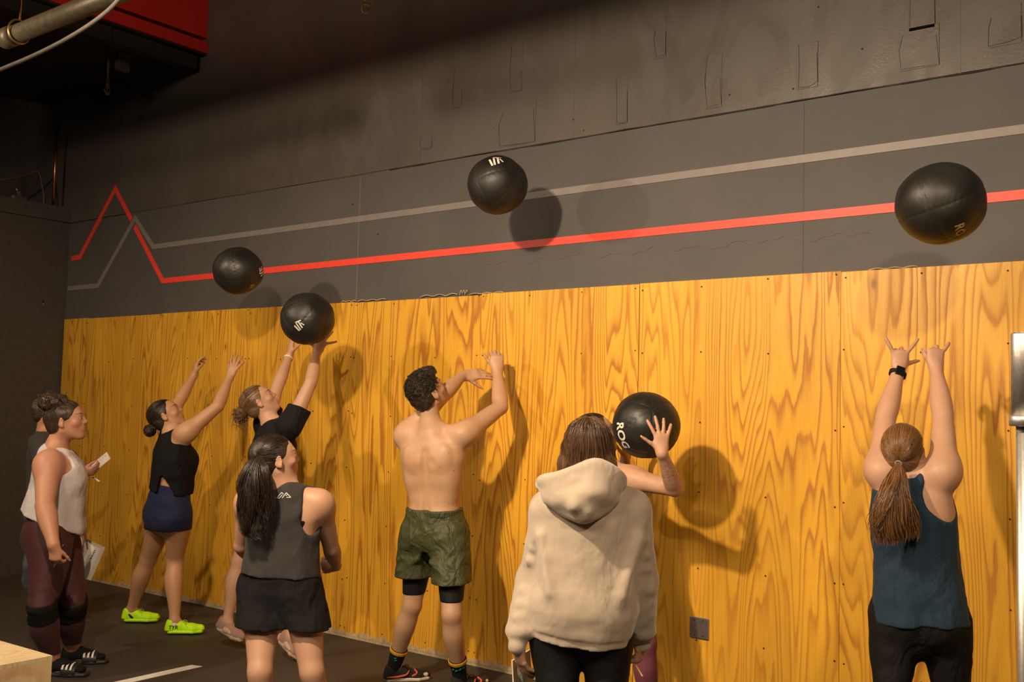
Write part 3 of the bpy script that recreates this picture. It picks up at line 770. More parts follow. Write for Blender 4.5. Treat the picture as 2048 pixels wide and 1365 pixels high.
# ---------------------------------------------------------------- hair
def flow_fn(T, A, g):
    """flow coordinates about the axis A through the tie point T: x across strands, y along"""
    A = nrm(A); X = nrm(np.cross(A, [.3, .2, .9])); Y = np.cross(A, X)
    def fn(V):
        q = V-T; z = q@A; x = q@X; y = q@Y; an = np.arctan2(y, x); r = np.sqrt(x*x+y*y)
        return np.stack([an*.16, np.sqrt(r*r+z*z)*1.0, z*.0], 1)
    return fn
def hair_cap(F, g, thick=1., low=-.07, face=1., side=True):
    s = g.hs; M = g.hM; E = lambda x, y, z, r, k=.015, op='u': F.ell(hp(g, x, y, z), np.array(r)*s, M, k*s, op)
    E(0, -.018, .032, (.079*thick, .101*thick, .088*thick))
    E(0, -.055, -.022, (.066*thick, .052*thick, .058), .03)
    E(0, .092, -.022, (.078, .062, .102*face), .008, 's')
    for x in (-1, 1):
        E(x*.080, .034, -.030, (.030, .038, .040), .006, 's')
        E(x*.088, .008, -.030, (.027, .036, .037), .006, 's')
    F.plane(hp(g, 0, -.05, low), -M[2]+.15*M[1], .006)
def strand_mesh(guides, rad, n=3):
    """guides: list of (m,3) polylines -> merged thin tubes with flow attr handled by caller"""
    G = [np.asarray(q, float) for q in guides]; m = len(G[0]); G = np.stack(G)            # (S,m,3)
    T = np.gradient(G, axis=1); T /= np.linalg.norm(T, axis=2, keepdims=True)+1e-9
    ref = np.tile(np.array([.31, .52, .79]), (len(G), m, 1)); a = np.cross(T, ref); a /= np.linalg.norm(a, axis=2, keepdims=True)+1e-9; b = np.cross(T, a)
    tt = np.linspace(0, 1, m); R = rad*(1-.75*tt**3)[None, :, None]
    V = np.stack([G+R*(math.cos(2*math.pi*j/n)*a+math.sin(2*math.pi*j/n)*b) for j in range(n)], 2)   # S,m,n,3
    S = len(G); idx = np.arange(S*m*n).reshape(S, m, n); F = []
    for j in range(n):
        k = (j+1) % n; F.append(np.stack([idx[:, :-1, j], idx[:, :-1, k], idx[:, 1:, k], idx[:, 1:, j]], -1).reshape(-1, 4))
    fl = np.zeros((S, m, n, 3)); fl[..., 0] = (np.arange(S)*.037)[:, None, None]; fl[..., 1] = tt[None, :, None]*.3
    return V.reshape(-1, 3), np.concatenate(F), fl.reshape(-1, 3)
def bez(P, n=14):
    """smooth curve through points P (catmull-rom)"""
    P = np.asarray(P, float); Q = np.vstack([2*P[0]-P[1], P, 2*P[-1]-P[-2]]); t = np.linspace(0, len(P)-1-1e-6, n); out = []
    for x in t:
        i = int(x); f = x-i; p0, p1, p2, p3 = Q[i:i+4]
        out.append(.5*((2*p1)+(-p0+p2)*f+(2*p0-5*p1+4*p2-p3)*f*f+(-p0+3*p1-3*p2+p3)*f**3))
    return np.array(out)
def ponytail(path, widths, count, rad, seed, curl=.006, flat=.6, cflat=None):
    """strands along a path; widths radius at each path point"""
    rg = np.random.RandomState(seed); P = bez(path, 18); Wd = np.interp(np.linspace(0, 1, 18), np.linspace(0, 1, len(widths)), widths)
    T = np.gradient(P, axis=0); T /= np.linalg.norm(T, axis=1)[:, None]; A = cflat if cflat is not None else np.array([1., 0, 0]); out = []
    nc = 16; cc = [(math.sqrt(rg.rand())*.8, rg.rand()*2*math.pi, rg.rand(4)*6.28, .74+.26*rg.rand()) for _ in range(nc)]
    for i in range(count):
        if i % 5:
            r0, th0, ph, end = cc[rg.randint(nc)]; px_ = r0*math.cos(th0)+rg.randn()*.17; py_ = r0*math.sin(th0)+rg.randn()*.17; r = min(1.05, math.hypot(px_, py_)); th = math.atan2(py_, px_); ph = ph+rg.randn(4)*.25; end = end*(.86+.14*rg.rand())
        else: r = math.sqrt(rg.rand()); th = rg.rand()*2*math.pi; ph = rg.rand(4)*6.28; end = .55+.45*rg.rand()
        t = np.linspace(0, end, 13)
        C = np.stack([np.interp(t, np.linspace(0, 1, 18), P[:, c]) for c in range(3)], 1); W = np.interp(t, np.linspace(0, 1, 18), Wd)
        TT = np.stack([np.interp(t, np.linspace(0, 1, 18), T[:, c]) for c in range(3)], 1)
        a = A-TT*(TT@A)[:, None]; a /= np.linalg.norm(a, axis=1)[:, None]; b = np.cross(TT, a)
        th2 = th+.5*t*math.sin(ph[0])
        wob = curl*t
        x = W*r*np.cos(th2)+wob*np.sin(t*14+ph[1]); y = W*flat*r*np.sin(th2)+wob*np.cos(t*12+ph[2])
        out.append(C+x[:, None]*a+y[:, None]*b)
    return out
def hair_part(name, mat, parent, vfs, label=None):
    """vfs: list of (V,F4,flow)"""
    V = []; F = []; A = []; o = 0
    for v, f, a in vfs: V.append(v); F.append(f+o); A.append(a); o += len(v)
    V = np.vstack(V); me = mesh_np(name, V, np.vstack(F), mat, True); at_ = me.attributes.new('flow', 'FLOAT_VECTOR', 'POINT')
    A = np.vstack(A)
    if len(me.vertices) == len(A): at_.data.foreach_set('vector', A.astype(np.float32).ravel())
    o = link(name, me, parent, label); return o
def meshf(F, h, flow): V, Q = F.mesh(h, 1); return V, Q, flow(V)
# ---------------------------------------------------------------- shoes
def shoe(root, heel, toe, mats, w=.048, hgt=.085, ankle=None, laces=True, sole_t=.026, name='shoe', label=None, up=UP, lift=None, h=.0045):
    """heel, toe: points on the sole; mats = (upper, sole, lace)"""
    heel = np.asarray(heel, float); toe = np.asarray(toe, float); d = toe-heel; L = np.linalg.norm(d); d = d/L; s = nrm(np.cross(d, up)); u = np.cross(s, d)
    P = lambda x, y, z: heel+d*x*L+s*y+u*z
    def outline(F, g_, z0, z1, kk=.012):
        F.cap(P(.11, 0, z0), P(.36, 0, z0), (w*.72+g_, z1), (w*.74+g_, z1), s, kk); F.cap(P(.36, 0, z0), P(.70, .003, z0), (w*.74+g_, z1), (w+g_, z1), s, kk); F.cap(P(.70, .003, z0), P(.90, .002, z0), (w+g_, z1), (w*.62+g_, z1*.85), s, kk)
    F = Field(); outline(F, -.002, sole_t*1.0, .038)
    F.cap(P(.10, 0, .03), P(.13, 0, hgt), (w*.72, .036), (w*.74, .034), s, .02); F.cap(P(.13, 0, hgt*.75), P(.34, 0, hgt*.80), (w*.70, .034), (w*.66, .030), s, .02)
    F.cap(P(.34, 0, hgt*.68), P(.62, 0, .045), (w*.60, .024), (w*.62, .018), s, .025)
    F.cap(P(.12, 0, hgt+.03), P(.31, 0, hgt+.032), (w*.52, .024), (w*.50, .022), s, .012, 's')
    F.plane(P(0, 0, sole_t*.72), -u, .003)
    up_o = field_part('upper', F, mats[0], None, h)
    S = Field(); outline(S, .003, sole_t*.5, sole_t*.95); S.plane(P(0, 0, 0), -u, .003); S.plane(P(0, 0, sole_t), u, .004)
    so = field_part('sole', S, mats[1], None, h)
    so_p = up_o; up_o.name = name; adopt(up_o, root); adopt(so, up_o)
    if label: up_o['label'] = label
    if laces and len(mats) > 2:
        vf = []
        for i in range(5):
            x = .40+.055*i; z = hgt*.92-(i+.2)*.0095; yy = w*.44
            pts = [P(x, -yy, z-.012), P(x+.01, -yy*.4, z+.001), P(x+.02, yy*.4, z+.001), P(x+.015, yy, z-.012)]; vf.append(tube_vf(pts, .0025, 6))
        for sgn in (-1, 1):
            pts = bez([P(.41, 0, hgt*.94), P(.45, sgn*.02, hgt*1.12), P(.53, sgn*.035, hgt*.95), P(.50, sgn*.02, hgt*.80), P(.42, 0, hgt*.93)], 14); vf.append(tube_vf(pts, .002, 5))
            vf.append(tube_vf(bez([P(.41, 0, hgt*.94), P(.46, sgn*.03, hgt*.98), P(.56, sgn*.045, hgt*.62)], 8), .002, 5))
        V, Fc = join_vf(vf); lo = part('laces', V, Fc, mats[2], up_o)
    return up_o, P
def proj_on(t, lift=.0025, n=None):
    from mathutils.bvhtree import BVHTree
    tr = BVHTree.FromObject(t, bpy.context.evaluated_depsgraph_get())
    def f(V):
        out = []
        for v in V:
            d = nrm(v-CAM) if n is None else nrm(n); o_ = CAM if n is None else v-d*.2
            r = tr.ray_cast(Vector(tuple(o_)), Vector(tuple(d))); out.append(np.array(r[0][:])-d*lift if r[0] is not None and np.linalg.norm(np.array(r[0][:])-v) < .15 else v)
        return np.array(out)
    return f
def decal(name, V2, F2, O, X, Y, size, mat, parent, lift=.003, proj=None, label=None):
    """flat writing or mark laid on a surface; proj(points)->points bends it to the surface"""
    V = plane_vf(V2*size, np.asarray(O), nrm(X), nrm(Y), lift)
    if proj is not None: V = proj(V)
    o = part(name, V, F2, mat, parent, None, smooth=False)
    if label: o['label'] = label
    return o
# ================================================================== PEOPLE
R_, U_, F_ = cr, cu, cf
def v3(r, u, f): return R_*r+U_*u+F_*f
M_EYE = NT('eye_white', color=(.42, .37, .33), rough=.3).m; M_IRIS = NT('brown_iris', color=(.05, .025, .012), rough=.15).m
SK_F = mat_skin('fair_skin', (0.551, 0.32, 0.211)); SK_M = mat_skin('light_skin', (0.541, 0.325, 0.194)); SK_T = mat_skin('tan_skin', (0.494, 0.271, 0.15)); SK_R = mat_skin('flushed_skin', (0.513, 0.254, 0.163), (.6, .16, .1))
def person(spec, label, skin, h=.007, extra_body=None, paint=None, face=True, group=None, hideball=None):
    g = skeleton(spec); f0 = (g.heel['L']+g.heel['R'])/2
    root = empty('person', (f0[0], f0[1], max(0., min(g.heel['L'][2], g.heel['R'][2], g.toe['L'][2], g.toe['R'][2])))); tag(root, label, 'person', group); g.root = root
    F = Field(); add_torso(F, g); add_glutes(F, g); add_lats(F, g)
    for sd in 'LR': add_leg(F, g, sd); add_foot(F, g, sd)
    for sd in 'LR': add_arm(F, g, sd)
    if 'bust' in spec:
        b = spec['bust']
        for x in (-1, 1): F.ell(g.PC+(g.SM-g.PC)*.74+g.rs*x*.068*b+g.fs*.075*b, np.array([.064, .052, .064])*b, np.stack([g.rs, g.fs, g.up]), k=.04)
    if extra_body: extra_body(F, g)
    add_head(F, g)
    for sd in 'LR':
        if 'hand'+sd in spec: add_hand(F, g, sd, spec['hand'+sd])
    o = field_part('body', F, skin, root, h, 2, attr={'paint': paint_fn(g, **(paint or {}))}); g.body = o
    if face: eyes(g, root, M_EYE, M_IRIS)
    return g
def tp(g, t): return g.PC+(g.SM-g.PC)*t
def upper(g, mat, name, hem_t, hem_w, grow=.008, hole=.075, neck=(.062, .075), racer=0., sleeves=None, hem_cut=None, k=.03, wr=.006, h=.0065, post=None, label=None, bust=True, hem_in=0., neck_up=.03, neckfwd=.035):
    """shirt: inflated torso, straight-falling lower part, cut at the hem, armholes and neckline"""
    F = Field(); kk = g.H/1.68; S = torso_sections(g, grow)
    add_torso(F, g, grow, tmin=max(hem_t, .3), k=k)
    r = nrm(g.rp+g.rs)
    add_lats(F, g, grow)
    c0 = tp(g, .78)+g.fs*.003; w0 = S[5][2]; c1 = tp(g, hem_t-.06)-g.fp*.006
    F.cap(c0, c1, (w0[0]*.97, w0[1]*.97), (hem_w[0]+grow, hem_w[1]+grow), r, k, n=2.3)
    if bust and 'bust' in g.s:
        b = g.s['bust']
        for x in (-1, 1): F.ell(tp(g, .74)+g.rs*x*.066*b+g.fs*.075*b, np.array([.066, .055, .066])*b+grow, np.stack([g.rs, g.fs, g.up]), k=.05)
    for sd in 'LR':
        F.cap(g.neckb-g.up*.02, g.sho[sd]+(g.neckb-g.sho[sd])*.18, .038+grow, .038+grow, k=.05)
        if sleeves:
            a, e = g.sho[sd], g.elb[sd]
            F.cap(a-(e-a)*.02, a+(e-a)*(sleeves[0]+.2), .064*kk*g.s.get('armfat', 1.)+grow, sleeves[1], k=.05)
    wrn = rngs(g)
    if wr: F.post.append(lambda P, D: D+wr*(vnoise(P*np.array([1., 1., .45], np.float32), 13, wrn)+.5*vnoise(P*np.array([1., 1., .7], np.float32), 27, wrn+1)).astype(np.float32))
    if not sleeves:
        for sd, q in (('L', -1), ('R', 1)):
            a = g.sho[sd]; e = g.elb[sd]; o = g.rs*q
            if hole:
                F.cap(a+o*.012-g.up*.0+g.fs*.06, a+o*.012-g.fs*.07, hole, hole, k=.01, op='s')
                F.cap(a+o*.03, a+(e-a)*(.25 if (e-a)[2] < 0 else 1.)+o*.03, hole*.86, hole*.8, k=.01, op='s')
            if racer:
                F.cap(a-o*.02-g.fs*.09, a-o*.0-g.up*.11-g.fs*.10, racer, racer*1.05, k=.01, op='s')
    else:
        for sd in 'LR':
            a, e = g.sho[sd], g.elb[sd]; F.cap(a+(e-a)*(sleeves[0]+.0), e+(e-a)*.1, .12, .12, k=.004, op='s', flat=True)
    F.ell(g.neckb+g.fs*neckfwd+g.up*neck_up, (neck[0], neck[1], neck[0]*.8), np.stack([g.rs, g.fs, g.up]), k=.008, op='s')
    F.plane(tp(g, hem_t), -g.up if hem_cut is None else -nrm(hem_cut), .004)
    if post: post(F)
    return field_part(name, F, mat, g.root, h, 1, label)
def rngs(g): return int(abs(g.PC[0]*71)) % 97
def lower(g, mat, name, waist_t, grow=.005, cut_frac=None, flare=None, wr=.0, h=.007, post=None, cutn=None, label=None, wfat=1., tuck=None):
    """shorts or leggings: cut_frac = fraction hip to knee (<=1) or 1 + fraction knee to ankle"""
    F = Field(); add_torso(F, g, grow, tmax=waist_t+.15); add_glutes(F, g, grow)
    for sd in 'LR':
        if flare:
            h_, kn = g.hip[sd], g.knee[sd]; o = -g.rp if sd == 'L' else g.rp
            F.cap(h_+o*.012, h_+(kn-h_)*(cut_frac+.12)+o*.01, (.094*g.fat*g.H/1.68+grow,)*2, flare, g.rp, k=.03)
        add_leg(F, g, sd, grow)
    wrn = rngs(g)+5
    if wr: F.post.append(lambda P, D: D+wr*(vnoise(P*np.array([1., 1., .6], np.float32), 16, wrn)+.6*vnoise(P, 34, wrn+1)).astype(np.float32))
    F.plane(tp(g, waist_t), g.up, .003)
    cs = []
    for sd in 'LR':
        if cut_frac <= 1: cs.append(g.hip[sd]+(g.knee[sd]-g.hip[sd])*cut_frac)
        else: cs.append(g.knee[sd]+(g.ank[sd]-g.knee[sd])*(cut_frac-1))
    r = nrm(cs[1]-cs[0]); n = nrm(np.cross(g.fp, r)); n = n if n[2] < 0 else -n
    if cut_frac > 1: n = -UP
    F.plane((cs[0]+cs[1])/2, n if cutn is None else cutn, .003)
    if post: post(F)
    return field_part(name, F, mat, g.root, h, 1, label)
BLK = lambda n, c=(.016, .015, .016), **k: mat_cloth(n, tuple(x*.75 for x in c), **{'sheen': .0, 'spec': .22, **k})
SKIP = globals().get('SKIP', set())

# ---- shirtless man in green shorts --------------------------------------------------------------
def back_m(F, g):
    r, f, u = g.rs, g.fs, g.up; c = tp(g, .72)
    for x in (-1, 1):
        F.ell(tp(g, .82)+r*x*.090-f*.088, (.060, .034, .090), np.stack([nrm(r-u*x*.35), f, nrm(u+r*x*.35)]), k=.022)
        F.ell(tp(g, .62)+r*x*.122-f*.01, (.045, .075, .15), np.stack([r, f, nrm(u-r*x*.15)]), k=.05)
        F.ell(tp(g, .22)+r*x*.032-f*.092, (.024, .018, .12), np.stack([r, f, u]), k=.03)
    F.cap(tp(g, .10)-f*.120, tp(g, .90)-f*.130, .018, .016, k=.035, op='s')
    F.ell(tp(g, .80)+r*.045-f*.142, (.014, .012, .034), np.stack([nrm(r+u*.5), f, nrm(u-r*.5)]), k=.03, op='s')
def moles(V, C):
    rg = np.random.RandomState(5)
    g = G6
    for i in range(26):
        c = tp(g, rg.uniform(.15, 1.0))+g.rs*rg.uniform(-.16, .17)-g.fs*.11
        d = V-c; d = d-np.outer(d@g.fs, g.fs); m = (np.linalg.norm(d, axis=1) < .0032) & ((V-g.PC)@g.fs < .02)
        C[m, :3] = (.22, .07, .035); C[m, 3] = .6
S6 = dict(H=1.86, sex='m', pel=(869, 1066, 6.22), sho=(866, 884, 6.22), yaw_p=28, yaw_s=20, sho_tilt=.05, head=(855, 786, 6.20), hsize=.242, look=heading(50)*.9+UP*.6,
          hup=nrm(UP*.8-heading(50)*.6), lift=(.03, .035), show=.103, elbL=(886, 790, 1), wriL=(926, 752, 1), elbR=(1001, 815, 1), wriR=(995, 744, 1),
          kneeL=(824, 1212), kneeR=(903, 1230), footL=('g', 769, 1364, 72), footR=('g', 905, 1388, 45), wid={2: (.96, 1), 3: (.96, 1.), 4: (.94, 1), 5: (.98, 1)}, glute=1.0, legfat=.94,
          handL=dict(dir=v3(.9, .12, .2), nrm=v3(-.1, .55, -.8), curl=[8, 12, 16, 20], spread=5, thumb=(38, 25, 5)),
          handR=dict(dir=v3(-.02, .95, .15), nrm=v3(.1, .2, -1), curl=[(35, 60, 40), (40, 60, 40), (45, 60, 40), (50, 60, 40)], spread=10, thumb=(38, -8, 5)))
def build_man():
    global G6
    G6 = skeleton(S6)
    g = person(S6, 'shirtless man in olive green shorts, both arms raised towards the plywood', SK_M, .006, back_m, dict(extra=moles))
    G6 = g
    m = mat_cloth('olive_green_nylon', (.050, .056, .021), rough=.55, fold=1.0, fscale=12, sheen=.0, spec=.45, stretch=(1, 1, .7))
    def folds(F):
        for sd, q in (('L', -1), ('R', 1)):
            h_, kn = g.hip[sd], g.knee[sd]; b = -g.fp
            for i, (t, a, w) in enumerate(((.12, .02, .010), (.28, -.03, .011), (.44, .03, .010))):
                c = h_+(kn-h_)*t+b*.105; F.cap(c-g.rp*.07*q+UP*(.02+a), c+g.rp*.075*q-UP*.03, .007, .004, k=.03)
        p = g.hip['R']*.5+g.hip['L']*.5; F.cap(p-g.fp*.12+UP*.02, p-g.fp*.05-UP*.2, .012, .03, k=.03, op='s')
    sh = lower(g, m, 'shorts', .27, .012, .60, (.120, .120), wr=.010, post=folds, h=.0055)
    wb = Field(); S = torso_sections(g, .014)
    a = tp(g, .20); b = tp(g, .27); w = np.array(S[2][2]); wb.cap(a+g.fp*.0, b, tuple(w), tuple(w), g.rp, .003, flat=True, n=2.3); 
    wb.post.append(lambda P, D: D+.0022*np.sin(np.arctan2((P-a)@g.rp, (P-a)@g.fp)*70).astype(np.float32))
    bo = field_part('waistband', wb, m, sh, .005)
    blk = BLK('black_compression_fabric', (.012, .012, .013), rough=.6, fold=.2)
    lower(g, blk, 'compression_shorts', .1, .004, .84, label='black tight shorts showing below the green shorts')
    # hair: short dark curls
    hm = mat_hair('dark_brown_curly_hair', (.009, .006, .004), (.040, .024, .014), .6)
    F = Field(); s = g.hs; M = g.hM
    E = lambda x, y, z, r, k=.015, op='u': F.ell(hp(g, x, y, z), np.array(r)*s, M, k*s, op)
    E(0, -.016, .036, (.083, .104, .092)); E(0, -.055, -.020, (.068, .050, .058), .03); E(0, .03, .100, (.062, .065, .040), .02); E(0, .070, .088, (.050, .035, .028), .02)
    E(0, .105, -.030, (.085, .070, .100), .008, 's')
    for x in (-1, 1): E(x*.084, .012, -.030, (.028, .036, .042), .006, 's'); E(x*.078, .038, .0, (.02, .02, .045), .01, 's')
    F.plane(hp(g, 0, -.05, -.075), -M[2]+.1*M[1], .008)
    F.post.append(lambda P, D: D+(.011*vnoise(P, 55, 3)+.016*np.abs(vnoise(P, 38, 9))*np.clip(((P-g.HC)@M[2]+.03)/.05, 0, 1)).astype(np.float32)-.002)
    vfs = [meshf(F, .0042, lambda V: V*.9)]
    rg = np.random.RandomState(8); G = []
    for i in range(760):
        th = rg.uniform(0, 6.28); z = rg.uniform(-.1, 1.); r_ = math.sqrt(max(0, 1-z*z)); d = np.array([r_*math.cos(th), r_*math.sin(th), z])
        if d[1] > .55 and z < .55: continue
        c = hp(g, d[0]*.080, -.012+d[1]*.104, .040+d[2]*.092); n_ = M.T@d; a = nrm(np.cross(n_, rg.randn(3))); b = np.cross(n_, a); R = rg.uniform(.006, .014)*(.6+.6*max(z, 0)); t = np.linspace(0, rg.uniform(3, 7), 9)
        G.append(c+np.outer(R*np.cos(t)-R, a)+np.outer(R*np.sin(t), b)*.9+np.outer(.004+R*.9*np.sin(t*.5)*t/5, n_))
    vfs.append(strand_mesh(G, .0016)); hair_part('hair', hm, g.root, vfs)
    # stubble is left to the skin; socks and shoes
    sk = BLK('black_sock_knit', (.014, .014, .016), fold=.15); yl = BLK('yellow_sock_band', (.80, .42, .02), fold=.1); te = BLK('teal_sock_motif', (.02, .30, .24), fold=.1)
    um = mat_cloth('black_shoe_mesh', (.02, .02, .019), fold=.1, weave=300); so = mat_plain('cream_shoe_sole', (.72, .62, .48), .6, nscale=60); co = mat_plain('coral_trim', (.72, .13, .07), .5); lc = BLK('black_lace', (.01, .01, .01), fold=0)
    for sd in 'LR':
        a, kn = g.ank[sd], g.knee[sd]; ax = nrm(kn-a); F = Field(); F.chain([a-ax*.05, a+ax*.03, a+ax*.142], [.043, .043, .053], k=.01); F.plane(a+ax*.135, ax, .002)
        s_ = field_part('sock', F, sk, g.root, .005)
        F = Field(); F.cap(a+ax*.108, a+ax*.130, .0555, .0565, k=.002, flat=True); F.post.append(lambda P, D, a=a, ax=ax: D+.0009*np.sin(np.arctan2((P-a)@nrm(np.cross(ax, [1, 0, .1])), (P-a)@nrm(np.cross(ax, np.cross(ax, [1, 0, .1]))))*46).astype(np.float32)); field_part('sock_band', F, yl, s_, .0035, label='yellow ribbed band')
        vf = []
        for i, (x, z, L) in enumerate(((-.6, .085, .016), (-.2, .08, .02), (.25, .088, .018), (.7, .092, .016), (1.1, .095, .015)) if sd == 'R' else ((-.1, .088, .018), (.02, .075, .015))):
            d = nrm(-F_*math.cos(x)+R_*math.sin(x)); d = nrm(d-ax*(d@ax)); t_ = np.cross(ax, d); c = a+ax*z+d*.050
            vf.append(tube_vf([c-t_*L*.5-ax*.004, c+ax*.002, c+t_*L*.5+ax*.006], [.002, .0045, .002], 6))
        V, Fc = join_vf(vf); part('sock_mark', V, Fc, te, s_)
        u_, P = shoe(g.root, g.heel[sd], g.toe[sd], (um, so, lc), w=.050, hgt=.082)
        vf = [tube_vf(bez([P(.02, y*.046, .034), P(.2, y*.052, .036), P(.42, y*.050, .045), P(.5, y*.04, .07)], 10), [.002, .005, .006, .006, .007, .007, .006, .005, .004, .003], 6) for y in (-1, 1)]
        vf += [tube_vf(bez([P(.55, y*.05, .035), P(.66, y*.045, .052), P(.62, y*.02, .07)], 8), .006, 6) for y in (-1, 1)]
        V, Fc = join_vf(vf); part('side_stripe', V, Fc, co, u_, 'coral side stripe')
        F = Field(); F.cap(P(.62, 0, .036), P(.88, 0, .034), (.049, .026), (.036, .02), np.cross(nrm(P(1, 0, 0)-P(0, 0, 0)), UP), k=.01); F.plane(P(0, 0, .02), -UP, .003); field_part('toe_cap', F, so, u_, .005, label='pale toe cap')
if 6 not in SKIP: build_man()
H_BLK = mat_hair('black_hair', (.006, .004, .003), (.045, .028, .020)); H_BRN = mat_hair('dark_brown_hair', (.012, .007, .004), (.085, .048, .028))
H_LTB = mat_hair('light_brown_hair', (.035, .018, .008), (.30, .165, .075)); H_AUB = mat_hair('copper_brown_hair', (.050, .020, .008), (.36, .175, .070), .33); H_CHE = mat_hair('chestnut_hair', (.030, .014, .007), (.18, .095, .05))
def bun(g, c, r, seed, n=260, rad=.0018, wisps=0, wl=.06):
    """twisted bun: coil of strands around a lump"""
    c = np.asarray(c); rg = np.random.RandomState(seed); G = []
    for i in range(n):
        ax = nrm(rg.randn(3)*.35+g.hM[1]*.9+g.hM[2]*.3); a = nrm(np.cross(ax, rg.randn(3))); b = np.cross(ax, a); R = r*rg.uniform(.78, 1.06); o = ax*rg.uniform(-.6, .6)*r; t = np.linspace(0, rg.uniform(2, 4.5), 12)
        q = math.sqrt(max(.1, 1-(np.linalg.norm(o)/r)**2)); G.append(c+o+np.outer(np.cos(t), a)*R*q+np.outer(np.sin(t), b)*R*q)
    for i in range(wisps):
        d = nrm(rg.randn(3)-.5*g.hM[1]); p = c+d*r*.75; a = nrm(np.cross(d, rg.randn(3))); R2 = wl*rg.uniform(.18, .38); t = np.linspace(0, rg.uniform(2.2, 4.6), 12)
        G.append(p+np.outer(np.sin(t)*R2, d)+np.outer((1-np.cos(t))*R2, a)+np.outer(t*wl*.05, -UP))
    return strand_mesh(G, rad)
def shell_strands(g, T, n, seed, rad=.0011, lift=.003, thick=1., zmin=-.06):
    """strands lying over the scalp running back to the tie T"""
    rg = np.random.RandomState(seed); G = []; s = g.hs; cen = hp(g, 0, -.018, .030); rx, ry, rz = .081*thick, .103*thick, .090*thick
    tq = (T-cen)@g.hM.T/s; td = nrm(tq/np.array([rx, ry, rz]))
    for i in range(n*3):
        if len(G) >= n: break
        d = nrm(rg.randn(3)); 
        if d[2] < zmin/.09 or (d[1] > .42 and d[2] < .55) or (d[1] > .05 and d[2] < .32): continue
        if d@td > .9: continue
        ts = np.linspace(0, .94, 12); P = []
        for t in ts:
            q = nrm(d*(1-t)+td*t*1.0); P.append(q*np.array([rx, ry, rz])*(1+lift/.1*(.6+.6*math.sin(3.1*t)*rg.rand())))
        G.append(cen+np.array(P)@g.hM*s)
    return strand_mesh(G, rad)
def tie(g, c, ax, r, mat, par, w=.004):
    a = nrm(np.cross(ax, [.2, .5, .8])); b = np.cross(nrm(ax), a); t = np.linspace(0, 2*np.pi, 24)
    tube('hair_tie', c+np.outer(np.cos(t), a)*r+np.outer(np.sin(t), b)*r, w, mat, par, 6)
def cap_field(g, **k): F = Field(); hair_cap(F, g, **k); F.post.append(lambda P, D: D+.0035*vnoise(P, 40, 2).astype(np.float32)); return F
def fold_noise(): pass
M_TIE = BLK('black_hair_tie', (.02, .02, .022)); M_WHITE = mat_plain('white_print', (.80, .76, .72), .6)

# ---- woman far right, arms up, copper ponytail, navy tank -----------------------------------------
S9 = dict(H=1.69, pel=(1838, 1232, 4.32), sho=(1824, 985, 4.34), yaw_p=20, yaw_s=16, head=(1806, 903, 4.36), hsize=.228, look=heading(28)+UP*.30, hup=UP-heading(28)*.3, lift=(.045, .04), show=.098,
          elbL=(1771, 838, 1), wriL=(1797, 742, 1), elbR=(1886, 832, 1), wriR=(1872, 738, 1), shoL=(1762, 948, .02), shoR=(1888, 952, -.08),
          kneeL=(1783, 1440), kneeR=(1908, 1440), footL=('g', 1772, 1648, -5), footR=('g', 1930, 1640, 35), wid={1: (.98, 1), 2: (1.0, 1), 3: (1.12, 1.05), 4: (1.10, 1), 5: (1.05, 1)}, armfat=1.12, legfat=1.05,
          handL=dict(dir=v3(.12, .95, .1), nrm=v3(-.1, .2, -1), curl=[(8, 5, 5), (62, 80, 40), (70, 85, 45), (-12, 5, 5)], spread=34, thumb=(62, 42, -5)),
          handR=dict(dir=v3(.10, .9, .3), nrm=v3(.05, .3, -1), curl=[(80, 80, 50), (75, 80, 50), (40, 50, 30), (8, 8, 8)], spread=36, thumb=(10, 50, 30)))
